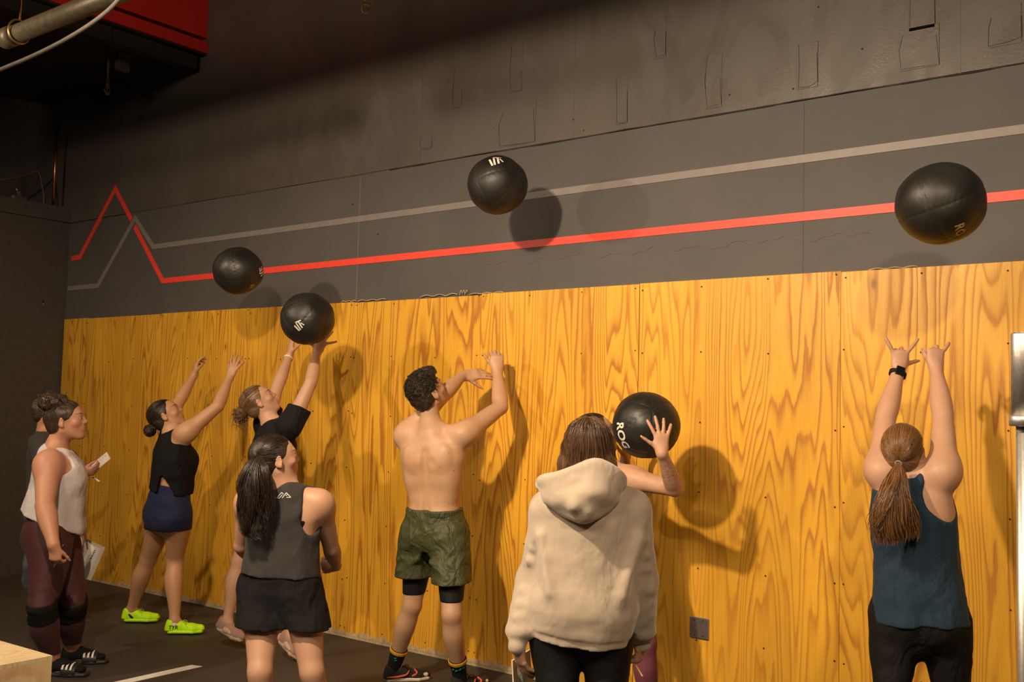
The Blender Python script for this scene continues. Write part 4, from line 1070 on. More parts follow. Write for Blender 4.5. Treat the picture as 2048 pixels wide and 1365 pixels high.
def build_9():
    g = person(S9, 'person in a navy tank top with a copper ponytail, arms straight up, far right', SK_F, .006)
    navy = mat_cloth('heathered_navy_jersey', (.014, .034, .060), rough=.8, fold=.7, fscale=8, heather=.45)
    upper(g, navy, 'tank_top', -.04, (.186, .142), .009, hole=.066, neck=(.050, .05), racer=0, wr=.014, neck_up=.05, post=lambda F: (F.cap(at(1892, 950, 4.22), at(1898, 1000, 4.20), .082, .088, k=.012, op='s'), F.cap(at(1752, 955, 4.24), at(1744, 1000, 4.22), .066, .072, k=.012, op='s')))
    blk = BLK('black_jersey_leggings', (.010, .009, .009), rough=.75, fold=.7, fscale=10)
    lower(g, blk, 'leggings', .16, .007, 1.9, wr=.008)
    T = at(1797, 928, 4.24)
    cap = cap_field(g, low=-.082); fl = flow_fn(T, g.hM[1]*-1, g)
    D_ = np.array(cf)
    path = [T, at(1796, 950, 4.20), at(1790, 985, 4.17), at(1790, 1025, 4.16), at(1795, 1070, 4.16), at(1798, 1090, 4.16)]
    vfs = [meshf(cap, .004, fl), shell_strands(g, T, 700, 3, .0010), strand_mesh(ponytail(path, [.012, .035, .062, .088, .098, .092], 1050, .0013, 5, .008, .38, R_), .0017)]
    vfs.append(strand_mesh(ponytail([T, at(1790, 965, 4.16), at(1765, 1010, 4.14), at(1750, 1050, 4.14), at(1752, 1075, 4.14)], [.008, .02, .03, .035, .03], 260, .0013, 6, .012, .5, R_), .0014))
    h = hair_part('hair', H_AUB, g.root, vfs); tie(g, T-g.hM[1]*.004, g.hM[1], .0125, mat_plain('grey_elastic', (.25, .24, .24)), h, .003)
    # smart watch
    W, a, n, t, sc = g.handM['L']; ar = nrm(W-g.elb['L']); c = W-ar*.018; n2 = nrm(n-ar*(n@ar)); t2 = np.cross(ar, n2)
    w = empty('smart_watch', c); tag(w, 'black smart watch with a square face on the raised left wrist at the far right', 'watch')
    th = np.linspace(0, 2*np.pi, 28); V = []; 
    for dz in (-.010, .010):
        for rr in (1.0, 1.1): V += [c+ar*dz+(t2*math.cos(x)*.0345+n2*math.sin(x)*.0275)*rr for x in th[:-1]]
    V = np.array(V); m = 27; F = []
    for i in range(m):
        j = (i+1) % m; F += [(i, j, 2*m+j, 2*m+i), (m+i, 3*m+i, 3*m+j, m+j), (i, m+i, m+j, j), (2*m+i, 2*m+j, 3*m+j, 3*m+i)]
    part('strap', V, F, BLK('black_strap', (.02, .02, .02), fold=0), w)
    V, F = box_vf((-.019, -.022, -.006), (.019, .022, .006), .004); V = c+n2*.031+V[:, :1]*t2+V[:, 1:2]*ar+V[:, 2:]*n2
    part('watch_case', V, F, NT('black_glass', color=(.01, .01, .011), rough=.12).m, w, None, False)
    # ring
    return g
# ---- crop top woman with neon shoes ----------------------------------------------------------------
S3 = dict(H=1.70, pel=(338, 1024, 7.50), sho=(350, 884, 7.46), yaw_p=42, yaw_s=48, head=(333, 832, 7.47), hsize=.235, look=heading(80)*.85+UP*.55, hup=UP*.85-heading(80)*.55, lift=(.05, .04),
          shoL=(334, 862, .14), shoR=(368, 870, -.10), show=.1,
          elbL=(357, 806, 1), wriL=(388, 752, 1), elbR=(436, 813, 1), wriR=(459, 756, 1), kneeL=(297, 1118), kneeR=(350, 1120), fat=1.06, glute=1.08, legfat=1.12, armfat=1.12, bust=1.05,
          footL=('g', 246, 1243, 82, .012), footR=('g', 332, 1267, 78, .010), wid={3: (1.12, 1.12), 4: (1.08, 1.1)},
          handL=dict(dir=v3(.10, .95, .1), nrm=v3(-.75, .1, -.5), curl=[20, 32, 42, 50], spread=8, thumb=(48, 10, 10)),
          handR=dict(dir=v3(.32, .9, .15), nrm=v3(-.2, .1, -1), curl=[4, 6, 8, 12], spread=16, thumb=(30, 15, 5)))
def build_3():
    g = person(S3, 'person in a black crop top and navy shorts with neon yellow trainers, arms raised', SK_T, .0065, paint=dict(brow=(.02, .012, .01)))
    blk = BLK('black_jersey', (.009, .008, .009), fold=.8, fscale=10)
    def notch(F):   # open twist at the lower back
        c = tp(g, .10)-g.fs*.14+g.rs*.0; F.cap(at(326, 938, 7.36), at(331, 985, 7.36), .008, .062, k=.01, op='s')
    upper(g, blk, 'crop_top', .30, (.165, .130), .010, hole=.064, neck=(.048, .05), racer=.0, wr=.012, post=notch, neck_up=.045)
    lower(g, mat_cloth('navy_spandex', (.014, .018, .058), rough=.7, fold=.1, spec=.2, fscale=14, stretch=(1, 1, 2.5)), 'shorts', .42, .006, .36, wr=.003)
    T = hp(g, 0, -.105, -.012); cap = cap_field(g, low=-.08)
    B = hp(g, 0, -.145, -.030)
    F = Field(); F.ell(B, .040*g.hs, k=.01); F.post.append(lambda P, D: D+.012*vnoise(P, 45, 4).astype(np.float32)); F.cap(T+g.hM[1]*.02, B, .022, .028, k=.01)
    fl = flow_fn(T, -g.hM[1], g); vfs = [meshf(cap, .0045, fl), meshf(F, .0045, fl), shell_strands(g, T, 500, 7, .0011), bun(g, B, .042*g.hs, 3, 240, .0017, 22, .03)]
    hair_part('hair', H_BLK, g.root, vfs)
    ne = mat_cloth('neon_yellow_knit', (.50, .92, .004), rough=.55, fold=.12, fscale=20, weave=300, sheen=0); nes = mat_plain('neon_yellow_rubber', (.50, .95, .006), .5, nscale=40, var=.05); nel = BLK('neon_lace', (.60, 1., .02), fold=0)
    ws = mat_cloth('white_sock', (.75, .70, .66), fold=.1); bk = mat_plain('black_print', (.012, .012, .012), .5)
    for sd in 'LR':
        a, kn = g.ank[sd], g.knee[sd]; ax = nrm(kn-a); F = Field(); F.cap(a-ax*.02, a+ax*.04, .037, .0375); F.plane(a+ax*.026, ax, .003); field_part('sock', F, ws, g.root, .005)
        u_, P = shoe(g.root, g.heel[sd], g.toe[sd], (ne, nes, nel), w=.052, hgt=.078)
        d = nrm(P(1, 0, 0)-P(0, 0, 0)); sdv = nrm(np.cross(d, UP)); 
        if sd == 'R':
            V2, F2 = text_vf('TYR', 1., .02, .15)
            def proj(V, P=P, d=d, sdv=sdv):   # wrap around the heel counter
                return V
            X = nrm(d*.92+UP*-.25); decal('lettering', V2, F2, P(.20, .062, .050), d, UP, .036, bk, u_, 0., proj_on(u_, .0015))
        else:
            V2, F2 = poly_vf([(-.5, .3), (-.2, .45), (.5, -.2), (.35, -.5), (.0, -.35)]); decal('side_window', V2, F2, P(.25, .062, .048), d, UP, .04, bk, u_, 0., proj_on(u_, .0015))
    return g
# ---- woman in black T-shirt throwing -----------------------------------------------------------------
S4 = dict(H=1.75, pel=(540, 1008, 7.05), sho=(552, 862, 7.02), yaw_p=45, yaw_s=42, head=(520, 805, 7.03), hsize=.232, look=heading(78)*.8+UP*.62, hup=UP*.8-heading(78)*.62, lift=(.04, .03),
          shoL=(532, 846, .15), shoR=(583, 850, -.14), elbL=(556, 772, 1), wriL=(579, 712, 1), elbR=(622, 765, 1), wriR=(634, 706, 1), kneeL=(479, 1122), kneeR=(578, 1140), armfat=1.05,
          footL=('w', at(436, 1258, 7.12), at(486, 1286, 7.02)), footR=('w', at(560, 1283, 6.85), at(600, 1322, 6.76)),
          handL=dict(dir=v3(.1, .95, .1), nrm=v3(-.8, -.1, -.5), curl=[12, 14, 16, 20], spread=14, thumb=(60, 10, 5)),
          handR=dict(dir=v3(.38, .85, -.05), nrm=v3(.25, -.1, -1), curl=[2, 2, 4, 6], spread=58, thumb=(72, -10, -8)))
def build_4():
    g = person(S4, 'person in a black T-shirt with a messy light brown bun, tossing a ball up', SK_F, .0065)
    upper(g, BLK('black_tshirt_jersey', (.013, .012, .013), fold=.8, fscale=11), 'tshirt', .02, (.165, .120), .010, neck=(.058, .055), sleeves=(.40, .080), wr=.010, neck_up=.05)
    lower(g, BLK('dark_gym_shorts', (.014, .014, .018), fold=.6), 'shorts', .16, .008, .45, (.105, .105), wr=.006)
    T = hp(g, 0, -.100, .020); B = hp(g, 0, -.140, .010); cap = cap_field(g, low=-.08)
    fl = flow_fn(T, -g.hM[1], g); F = Field(); F.ell(B, .033*g.hs, k=.01); F.post.append(lambda P, D: D+.014*vnoise(P, 45, 4).astype(np.float32))
    vfs = [meshf(cap, .0045, fl), meshf(F, .0045, fl), shell_strands(g, T, 600, 9, .0011, .005), bun(g, B, .044*g.hs, 13, 240, .0017, 120, .07)]
    rg = np.random.RandomState(3); G = []
    for i in range(60):
        p = B+rg.randn(3)*.018; q = [p, p-UP*.03+rg.randn(3)*.012, p-UP*.07+rg.randn(3)*.016, p-UP*rg.uniform(.08, .13)+R_*rg.uniform(0, .03)+rg.randn(3)*.012]; G.append(bez(q, 12))
    vfs.append(strand_mesh(G, .0013)); hair_part('hair', H_LTB, g.root, vfs)
    mv = mat_cloth('mauve_knit', (.33, .20, .16), fold=.1, weave=300); be = mat_plain('beige_midsole', (.46, .33, .23), .6, nscale=50); dk = mat_plain('dark_plum_outsole', (.05, .035, .045), .5)
    for sd in 'LR':
        d = nrm(g.toe[sd]-g.heel[sd]); u0 = nrm(UP-d*(UP@d))
        u_, P = shoe(g.root, g.heel[sd], g.toe[sd], (mv, be, mv), w=.048, hgt=.080, laces=False, sole_t=.03)
        F = Field(); s = nrm(np.cross(d, UP)); F.cap(P(.12, 0, -.002), P(.85, 0, -.002), (.040, .008), (.040, .008), s, k=.01); F.plane(P(0, 0, -.006), -u0, .002); field_part('outsole', F, dk, u_, .0045)
        V = np.array([P(.30, y, z) for y, z in ((.052, .020), (.047, .075))]+[P(.62, y, z) for y, z in ((.054, .018), (.048, .055))]+[P(.48, .046, .082)])
        F = Field(); F.cap(P(.36, .030, .035), P(.60, .036, .035), (.020, .026), (.019, .014), s, k=.01); F.cap(P(.36, -.030, .035), P(.60, -.036, .035), (.020, .026), (.019, .014), s, k=.01); field_part('side_overlay', F, be, u_, .005, label='pale beige overlay')
    a = nrm(g.wri['L']-g.elb['L']); c = g.wri['L']-a*.02; t = nrm(np.cross(a, UP+R_)); b = np.cross(a, t); th = np.linspace(0, 2*np.pi, 24)
    o = tube('wristband', c+np.outer(np.cos(th), t)*.030+np.outer(np.sin(th), b)*.025, .007, mat_plain('white_silicone', (.80, .74, .66), .5), None, 8); tag(o, 'white wristband on the left wrist of the person pushing the ball', 'wristband')
    return g
# ---- woman with long dark ponytail, back to us ----------------------------------------------------------
S5 = dict(H=1.58, pel=(560, 1176, 5.0), sho=(570, 997, 5.0), yaw_p=8, yaw_s=4, head=(551, 920, 4.98), hsize=.232, look=heading(62)+UP*.16, hup=UP-heading(62)*.16, show=.112, lift=(0, 0),
          elbL=(484, 1092, 1), wriL=(506, 1120, 1), elbR=(663, 1098, 1), wriR=(672, 1132, 1), shoR=(640, 1004, .0), shoL=(497, 1000, .02), kneeL=(520, 1345), kneeR=(624, 1345), fat=1.05, legfat=1.12, armfat=1.12, bust=1.0, glute=1.03,
          footL=('g', 532, 1530, -12), footR=('g', 640, 1520, 30), wid={3: (1.22, 1.1), 4: (1.18, 1), 5: (1.05, 1), 2: (1.03, 1)},
          handL=dict(dir=v3(.6, .1, .6), nrm=v3(-.1, -1, 0), curl=40, spread=4), handR=dict(dir=v3(-.9, -.1, .35), nrm=v3(.1, -.3, -1), curl=[50, 58, 60, 62], spread=4, thumb=(25, 10, 20)))
S5['handL']['curl'] = [40]*4
def build_5():
    g = person(S5, 'person in a charcoal tank top and black shorts with a long dark wavy ponytail', SK_F, .006)
    ch = mat_cloth('charcoal_jersey', (.040, .037, .038), fold=.7, fscale=8, heather=.25)
    t = upper(g, ch, 'tank_top', .17, (.182, .130), .010, hole=.060, neck=(.055, .05), racer=0, wr=.014, neck_up=.05, post=lambda F: (F.cap(at(632, 975, 4.95), at(633, 1042, 4.93), .058, .072, k=.012, op='s'), F.cap(at(500, 975, 5.0), at(506, 1040, 4.96), .05, .06, k=.012, op='s')))
    # sports bra edge
    br = BLK('black_bra_fabric', (.012, .012, .013)); F = Field(); add_torso(F, g, .005, .45, .95); F.plane(tp(g, .80), g.up, .004); F.plane(tp(g, .58), -g.up, .004); field_part('sports_bra', F, br, g.root, .006)
    lower(g, BLK('black_woven_shorts', (.011, .011, .012), fold=.7, fscale=9), 'shorts', .26, .012, .46, (.118, .118), wr=.012)
    # mark on the back of the tank: two linked peaks
    bars = []
    def bar(x0, y0, x1, y1, w=.10):
        d = nrm(np.array([x1-x0, y1-y0, 0])); n = np.array([-d[1], d[0], 0])*w/2; A = np.array([x0, y0, 0]); B = np.array([x1, y1, 0]); bars.append((np.array([A+n, A-n, B-n, B+n]), np.array([(0, 1, 2), (0, 2, 3)])))
    for q in ((-1., -.42, -.25, .40), (-.25, .40, .0, .12), (-1.0, -.42, -.62, -.42), (-.62, -.42, -.18, .05), (-.20, -.42, .42, .36), (.42, .36, 1.05, -.32), (1.05, -.32, .42, -.32), (.30, -.06, .60, .06)): bar(*q)
    V2, F2 = join_vf(bars)
    O = at(567, 991, 4.0)
    def proj(V):
        dg = bpy.context.evaluated_depsgraph_get(); out = []
        from mathutils.bvhtree import BVHTree
        tr = BVHTree.FromObject(t, dg)
        for v in V:
            d = Vector(tuple(nrm(v-CAM))); r = tr.ray_cast(Vector(tuple(CAM)), d); out.append(np.array(r[0][:])-np.array(d[:])*.0025 if r[0] else v)
        return np.array(out)
    # subdivide the bars so they follow the cloth
    vf = []
    for Vb, _ in bars:
        for i in range(6):
            a, b = i/6, (i+1)/6; A0, A1, B1, B0 = Vb; vf.append((np.array([A0+(B0-A0)*a, A1+(B1-A1)*a, A1+(B1-A1)*b, A0+(B0-A0)*b]), np.array([(0, 1, 2), (0, 2, 3)])))
    V2, F2 = join_vf(vf); decal('peak_mark', V2, F2, O, R_, U_-R_*.03, .0265, M_WHITE, t, 0., proj)
    T = at(519, 911, 4.90); cap = cap_field(g, low=-.085, thick=1.02); fl = flow_fn(T, -g.hM[1], g)
    path = [T, at(507, 935, 4.85), at(502, 975, 4.83), at(505, 1020, 4.83), at(512, 1060, 4.82), at(517, 1082, 4.82)]
    vfs = [meshf(cap, .0042, fl), shell_strands(g, T, 700, 21, .0011), strand_mesh(ponytail(path, [.014, .040, .062, .066, .056, .028], 1050, .0014, 15, .020, .55, R_), .0018)]
    vfs.append(strand_mesh(ponytail([T, at(530, 940, 4.83), at(538, 990, 4.83), at(536, 1030, 4.83), at(532, 1045, 4.83)], [.01, .02, .025, .02, .02], 220, .0014, 16, .014, .55, R_), .0014))
    h = hair_part('hair', H_BLK, g.root, vfs); tie(g, T, g.hM[1], .015, M_TIE, h, .006)
    for sd in 'LR': shoe(g.root, g.heel[sd], g.toe[sd], (M_TIE, M_WHITE, M_TIE), w=.048, hgt=.075)
    return g
# ---- woman in white tank and burgundy leggings ---------------------------------------------------------
S2 = dict(H=1.70, pel=(104, 1062, 6.42), sho=(114, 915, 6.42), yaw_p=72, yaw_s=68, head=(134, 843, 6.42), hsize=.245, look=heading(86)+UP*.14, hup=UP-heading(86)*.14, show=.110, lift=(0, 0),
          shoR=(97, 926, -.16), shoL=(128, 920, .18), elbR=(90, 1012, -1), wriR=(107, 1090, -1), elbL=(150, 1010, 1), wriL=(160, 1052, 1), kneeR=(84, 1215), kneeL=(146, 1210), fat=1.16, legfat=1.30, armfat=1.42, glute=1.15, bust=1.28, hipw=.056, neck=1.1, bow=.02,
          footR=('g', 86, 1350, 92), footL=('g', 124, 1328, 80), wid={3: (1.22, 1.28), 4: (1.16, 1.22), 5: (1.05, 1.05), 2: (1.05, 1.12)},
          handR=dict(dir=v3(.12, -1, .0), nrm=v3(-.2, .1, -1), curl=[(50, 65, 40), (55, 68, 45), (58, 70, 45), (60, 70, 45)], spread=4, thumb=(28, 30, 25)),
          handL=dict(dir=v3(.15, -1, .1), nrm=v3(.5, 0, .8), curl=[30]*4, spread=3, thumb=(30, 20, 20)))
def build_2():
    g = person(S2, 'person in a white tank top and burgundy leggings with dark curls piled up', SK_R, .0075)
    wt = mat_cloth('white_jersey', (.55, .51, .54), fold=.5, fscale=7)
    upper(g, wt, 'tank_top', .14, (.208, .195), .010, hem_cut=g.up+g.fp*.38, hole=.078, neck=(.070, .090), racer=.03, wr=.012, neck_up=.03, neckfwd=.06)
    bg = mat_cloth('burgundy_spandex', (.060, .017, .022), rough=.6, fold=.12, fscale=9)
    lg = lower(g, bg, 'leggings', .42, .006, 1.86, wr=.004)
    ks = BLK('black_knee_sleeve', (.007, .007, .007), fold=.4)
    for sd in 'LR':
        k_, a = g.knee[sd], g.ank[sd]; ax = nrm(a-k_); F = Field(); L = 1.30*g.H/1.68
        tp_, tr_, cp_, c_r = leg_pts(g, sd)
        add_leg(F, g, sd, .010); F.plane(k_+ax*.085, ax, .005); F.plane(k_-ax*.045, -ax, .005); F.post.append(lambda P, D: D+.010*vnoise(P*np.array([1, 1, 3.], np.float32), 14, 3).astype(np.float32))
        ko = field_part('knee_sleeve', F, ks, g.root, .006)
    # ankles bare, black socks, striped slides
    sk = BLK('black_sock', (.012, .011, .011), fold=.2); rub = mat_plain('black_slide_rubber', (.02, .018, .018), .55)
    for sd in 'LR':
        hl, to = g.heel[sd], g.toe[sd]; d = nrm(to-hl); s = nrm(np.cross(d, UP)); L = np.linalg.norm(to-hl); P = lambda x, y, z: hl+d*x*L+s*y+UP*z
        a = g.ank[sd]
        F = Field(); F.cap(a+UP*.03, P(.16, 0, .055), .046, .044, k=.03); F.cap(P(.14, 0, .055), P(.70, 0, .048), (.040, .036), (.048, .027), s, k=.03); F.cap(a, P(.55, 0, .058), .04, .03, s, k=.03); F.cap(P(.70, 0, .044), P(.92, 0, .040), (.048, .024), (.038, .017), s, k=.02); F.plane(a+UP*.02, UP, .004)
        F.plane(P(0, 0, .022), -UP, .003); field_part('sock', F, sk, g.root, .005)
        F = Field(); F.cap(P(.08, 0, .012), P(.70, 0, .012), (.046, .03), (.055, .03), s, k=.01); F.cap(P(.70, 0, .012), P(.97, 0, .012), (.055, .03), (.042, .025), s, k=.01); F.plane(P(0, 0, .001), -UP, .003); F.plane(P(0, 0, .026), UP, .004)
        sl = field_part('slide', F, rub, g.root, .005, label='black slide with white stripes')
        F = Field(); F.cap(P(.50, 0, .030), P(.80, 0, .030), (.057, .053), (.056, .042), s, k=.01); F.cap(P(.44, 0, .020), P(.86, 0, .020), (.050, .048), (.049, .036), s, k=.002, op='s'); F.plane(P(.48, 0, 0), -d, .003); F.plane(P(.82, 0, 0), d, .003); F.plane(P(0, 0, .01), -UP, .003)
        field_part('slide_strap', F, rub, sl, .0042)
        for i in range(3):
            x = .53+.095*i; th = np.linspace(-1.25, 1.25, 15); top = []
            for w_ in (-.022, .022):
                for q in th:
                    rz = .053-.011*(x-.5)/.3; top.append(P(x+w_+.05*math.sin(q)*0, math.sin(q)*.0592, .0315+math.cos(q)*(rz+.002)))
            n_ = len(th); Fq = [(i_, i_+1, n_+i_+1, n_+i_) for i_ in range(n_-1)]; part('white_stripe', np.array(top), np.array(Fq), M_WHITE, sl, None)
    T = at(112, 812, 6.40); cap = cap_field(g, low=-.085, thick=1.05)
    B = at(101, 806, 6.40); fl = flow_fn(T, UP, g); F = Field(); F.ell(B, (.078, .070, .058), k=.01); F.ell(hp(g, 0, -.03, .1), .06, k=.02); F.post.append(lambda P, D: D+.022*vnoise(P, 40, 4).astype(np.float32))
    rg = np.random.RandomState(4); G = []
    for i in range(420):
        c = B+np.array([rg.randn()*.042, rg.randn()*.036, rg.randn()*.026+.004]); a = nrm(rg.randn(3)); b = nrm(np.cross(a, rg.randn(3))); R = rg.uniform(.006, .016); t = np.linspace(0, rg.uniform(4, 8), 12); G.append(c+np.outer(R*np.cos(t), a)+np.outer(R*np.sin(t), b)+np.outer(t*.0015, UP))
    for i in range(160):
        d = nrm(rg.randn(3)); d[2] = abs(d[2]); c = hp(g, 0, -.02, .035)+(d*np.array([.082, .10, .09]))@g.hM*g.hs
        if d[1] > .5: continue
        a = nrm(rg.randn(3)); b = nrm(np.cross(a, rg.randn(3))); R = .006; t = np.linspace(0, 5, 9); G.append(c+np.outer(R*np.cos(t[:9]), a)+np.outer(R*np.sin(t[:9]), b))
        G[-1] = bez(G[-1], 12)
    G = [q if len(q) == 12 else bez(q, 12) for q in G]
    hair_part('hair', H_BRN, g.root, [meshf(cap, .0045, fl), meshf(F, .0045, fl), shell_strands(g, T, 500, 5, .0011, .004, 1.03), strand_mesh(G, .0016)])
    # pen in the right hand
    W, a, n, t, sc = g.handM['R']; c = W+a*.085*sc-n*.022; d = nrm(v3(.42, .85, -.15))
    pe = empty('pen', c); tag(pe, 'clear ballpoint pen held in the fist of the person in burgundy leggings', 'pen')
    tube('barrel', [c-d*.055, c+d*.085], .0042, mat_plain('clear_plastic', (.55, .50, .46), .2), pe, 8); tube('cap', [c+d*.06, c+d*.092], .0052, mat_plain('dark_cap', (.03, .03, .035), .3), pe, 8)
    return g
# ---- man behind in cap ------------------------------------------------------------------------------------
S1 = dict(H=1.77, sex='m', pel=(92, 1014, 7.9), sho=(96, 885, 7.9), yaw_p=75, yaw_s=75, head=(98, 826, 7.9), hsize=.240, look=heading(80)-UP*.05, show=.11,
          shoR=(82, 890, -.17), shoL=(108, 888, .17), elbR=(98, 962, -1), wriR=(160, 946, -1), elbL=(120, 960, 1), wriL=(165, 935, 1), kneeL=(95, 1125), kneeR=(66, 1130), fat=1.02,
          footR=('g', 57, 1238, 82), footL=('g', 100, 1236, 80),
          handR=dict(dir=v3(1, .1, .1), nrm=v3(.1, -.6, -.8), curl=[40, 45, 50, 55], spread=4, thumb=(30, 10, 20)), handL=dict(dir=v3(1, .15, 0), nrm=v3(0, -1, .3), curl=[30]*4, spread=4, thumb=(35, -20, 10)))
def build_1():
    g = person(S1, 'person in a dark grey T-shirt, cap and jeans, half hidden at the far left', SK_R, .0075)
    t = upper(g, mat_cloth('dark_grey_tshirt', (.050, .044, .040), fold=.6), 'tshirt', -.02, (.165, .125), .014, neck=(.050, .045), sleeves=(.6, .084), wr=.010, neck_up=.05, h=.007)
    lower(g, mat_cloth('grey_blue_denim', (.085, .088, .105), fold=.5), 'jeans', .14, .012, 1.95, wr=.008, h=.007)
    s = g.hs; F = Field(); F.ell(hp(g, 0, -.012, .035), np.array([.083, .104, .092])*s, g.hM); F.plane(hp(g, 0, 0, .018), -g.hM[2], .004); F.ell(hp(g, 0, -.012, .030), np.array([.077, .098, .086])*s, g.hM, .003, 's')
    cm = mat_cloth('grey_camo_cap', (.11, .095, .080), fold=.2, heather=.4); c_ = field_part('cap', F, cm, g.root, .005)
    F = Field(); F.cap(hp(g, 0, .07, .026), hp(g, 0, .135, .020), (.068*s, .0045), (.050*s, .004), g.hM[0], k=.004); field_part('cap_brim', F, cm, c_, .004)
    F = Field(); hair_cap(F, g, .99, -.07); F.plane(hp(g, 0, 0, .03), g.hM[2], .004); V, Q, A = meshf(F, .006, flow_fn(hp(g, 0, -.1, 0), -g.hM[1], g)); hair_part('hair', H_BRN, g.root, [(V, Q, A)])
    V2, F2 = box_vf((-.006, -.012, -.001), (.006, .012, .001)); 
    for i in range(2): V = at(59.5, 897+i*4.5, 7.72)+V2[:, :1]*R_*.6+V2[:, 1:2]*U_*.5+V2[:, 2:]*F_; part('sleeve_mark', V, F2, M_WHITE, t, None, False)
    for sd in 'LR': shoe(g.root, g.heel[sd], g.toe[sd], (mat_cloth('grey_shoe_mesh', (.14, .12, .11), fold=.1), mat_plain('pale_sole', (.55, .52, .50), .6), M_TIE), w=.05, h=.006)
    return g
# ---- hoodie -----------------------------------------------------------------------------------------------
S7 = dict(H=1.69, pel=(1162, 1240, 4.1), sho=(1184, 1003, 4.1), yaw_p=2, yaw_s=2, head=(1178, 897, 4.08), hsize=.232, look=heading(14)+UP*.06, show=.106, lift=(0, 0),
          elbL=(1066, 1158, 1), wriL=(1036, 1285, -1), elbR=(1283, 1165, 1), wriR=(1283, 1282, 1), shoL=(1100, 1020, .0), shoR=(1262, 1018, .0), kneeL=(1118, 1455), kneeR=(1212, 1455), legfat=1.1, fat=1.0, 
          footL=('g', 1112, 1690, -10), footR=('g', 1218, 1690, 15), wid={3: (1.15, 1.05)}, hipw=.054,
          handL=dict(dir=v3(.14, -1, .12), nrm=v3(-.85, 0, -.5), curl=[14, 18, 22, 26], spread=3, thumb=(25, 5, 10)), handR=dict(dir=v3(-.10, -1, .25), nrm=v3(.8, 0, -.5), curl=[50, 55, 60, 60], spread=3, thumb=(25, 20, 25)))
def build_7():
    g = person(S7, 'person in a beige hooded sweatshirt and black leggings, back to the camera', SK_F, .006)
    m = mat_cloth('beige_fleece', (.50, .41, .32), rough=.95, fold=.55, fscale=6, sheen=.5, spec=.15, stretch=(1, 1, .6))
    F = Field(); gr = .03; S = torso_sections(g, gr)
    add_torso(F, g, gr, .3, k=.04)
    F.cap(tp(g, .78), tp(g, .12)-g.fp*.012, (.180, .138), (.198, .158), g.rs, .05, n=2.4)
    F.cap(tp(g, .10)-g.fp*.012, tp(g, .0)-g.fp*.012, (.214, .172), (.206, .164), g.rs, .03, n=2.4)
    F.plane(tp(g, -.08), -g.up, .004)
    F.cap(tp(g, .0)-g.fp*.008, tp(g, -.15)-g.fp*.008, (.203, .160), (.197, .155), g.rs, .006, flat=True, n=2.4)      # ribbed hem
    for sd, q in (('L', -1), ('R', 1)):
        a, e, w = g.sho[sd], g.elb[sd], g.wri[sd]
        F.cap(g.neckb-g.up*.02, a, .055, .068, k=.06); F.chain([a, a+(e-a)*.5, e], [.074, .068, .062], k=.05); F.chain([e, e+(w-e)*.5, e+(w-e)*.80], [.062, .060, .056], k=.03)
        F.ell(e+(w-e)*.84, (.058, .058, .036), k=.02); F.cap(e+(w-e)*.90, e+(w-e)*1.06, .041, .038, k=.01, flat=False)
        # sleeve folds
        rg = np.random.RandomState(3 if q < 0 else 8)
        for t in (.25, .5, .72, .9): 
            c = a+(e-a)*t; d = nrm(e-a); o = nrm(np.cross(d, F_)); F.cap(c-o*.032+d*.03*rg.randn()-F_*.06, c+o*.03-d*.03-F_*.06, .005, .003, k=.03)
        for t in (.2, .42, .62): 
            c = e+(w-e)*t; d = nrm(w-e); o = nrm(np.cross(d, F_)); F.cap(c-o*.03+d*.02*rg.randn()-F_*.052, c+o*.03-d*.03-F_*.052, .005, .003, k=.03)
        # long drape folds from armpit towards the spine and hem
        F.cap(tp(g, .80)+g.rs*q*.13-g.fs*.170, tp(g, .45)+g.rs*q*.07-g.fs*.185, .020, .012, k=.05, op='s')
        F.cap(tp(g, .72)+g.rs*q*.19-g.fs*.09, tp(g, .30)+g.rs*q*.14-g.fs*.15, .010, .008, k=.07, op='u')
    F.post.append(lambda P, D: D+.010*(vnoise(P*np.array([1, 1, .5], np.float32), 9, 6)+.5*vnoise(P*np.array([1, 1, 1.2], np.float32), 20, 2)).astype(np.float32))
    F.ell(g.neckb+g.fs*.02+g.up*.055, (.062, .062, .05), k=.01, op='s')
    sw = field_part('sweatshirt', F, m, g.root, .006)
    # hood lying on the back, a wide rolled collar hanging down to a point
    F = Field(); N = g.neckb-g.fs*.02; r, f, u = g.rs, g.fs, g.up
    rim = [N+r*-.165+f*.055+u*-.015, N+r*-.150-f*.035+u*.020, N+r*-.075-f*.070+u*.045, N+r*.015-f*.075+u*.062, N+r*.090-f*.060+u*.050, N+r*.150-f*.03+u*.020, N+r*.165+f*.04-u*.02]
    rim = [at(1082, 968, 4.06), at(1090, 962, 3.99), at(1132, 950, 3.95), at(1182, 929, 3.95), at(1218, 940, 3.96), at(1240, 958, 3.99), at(1240, 968, 4.07)]
    rim2 = bez(rim, 22); F.chain(list(rim2), [.016]*22, k=.012)
    bot = at(1168, 1030, 3.93)
    for i, p in enumerate(rim2):      # cloth falling from the rim to the tip
        t = i/21; e = bot+R_*(t-.5)*.16+U_*(.03*abs(t-.5)*2+.0)+F_*.05*abs(t-.5)*2; mid = (p+e)/2-F_*(.040*(1-abs(t-.5)*2))+U_*-.012
        F.cap(p, mid, .013, .020, k=.03); F.cap(mid, e, .020, .024, k=.03)
    F.cap(at(1108, 975, 3.98), at(1175, 1022, 3.90), .020, .024, k=.035); F.cap(at(1232, 972, 3.98), at(1150, 1012, 3.89), .018, .020, k=.03); F.cap(at(1150, 962, 3.93), at(1095, 992, 3.99), .012, .020, k=.03)
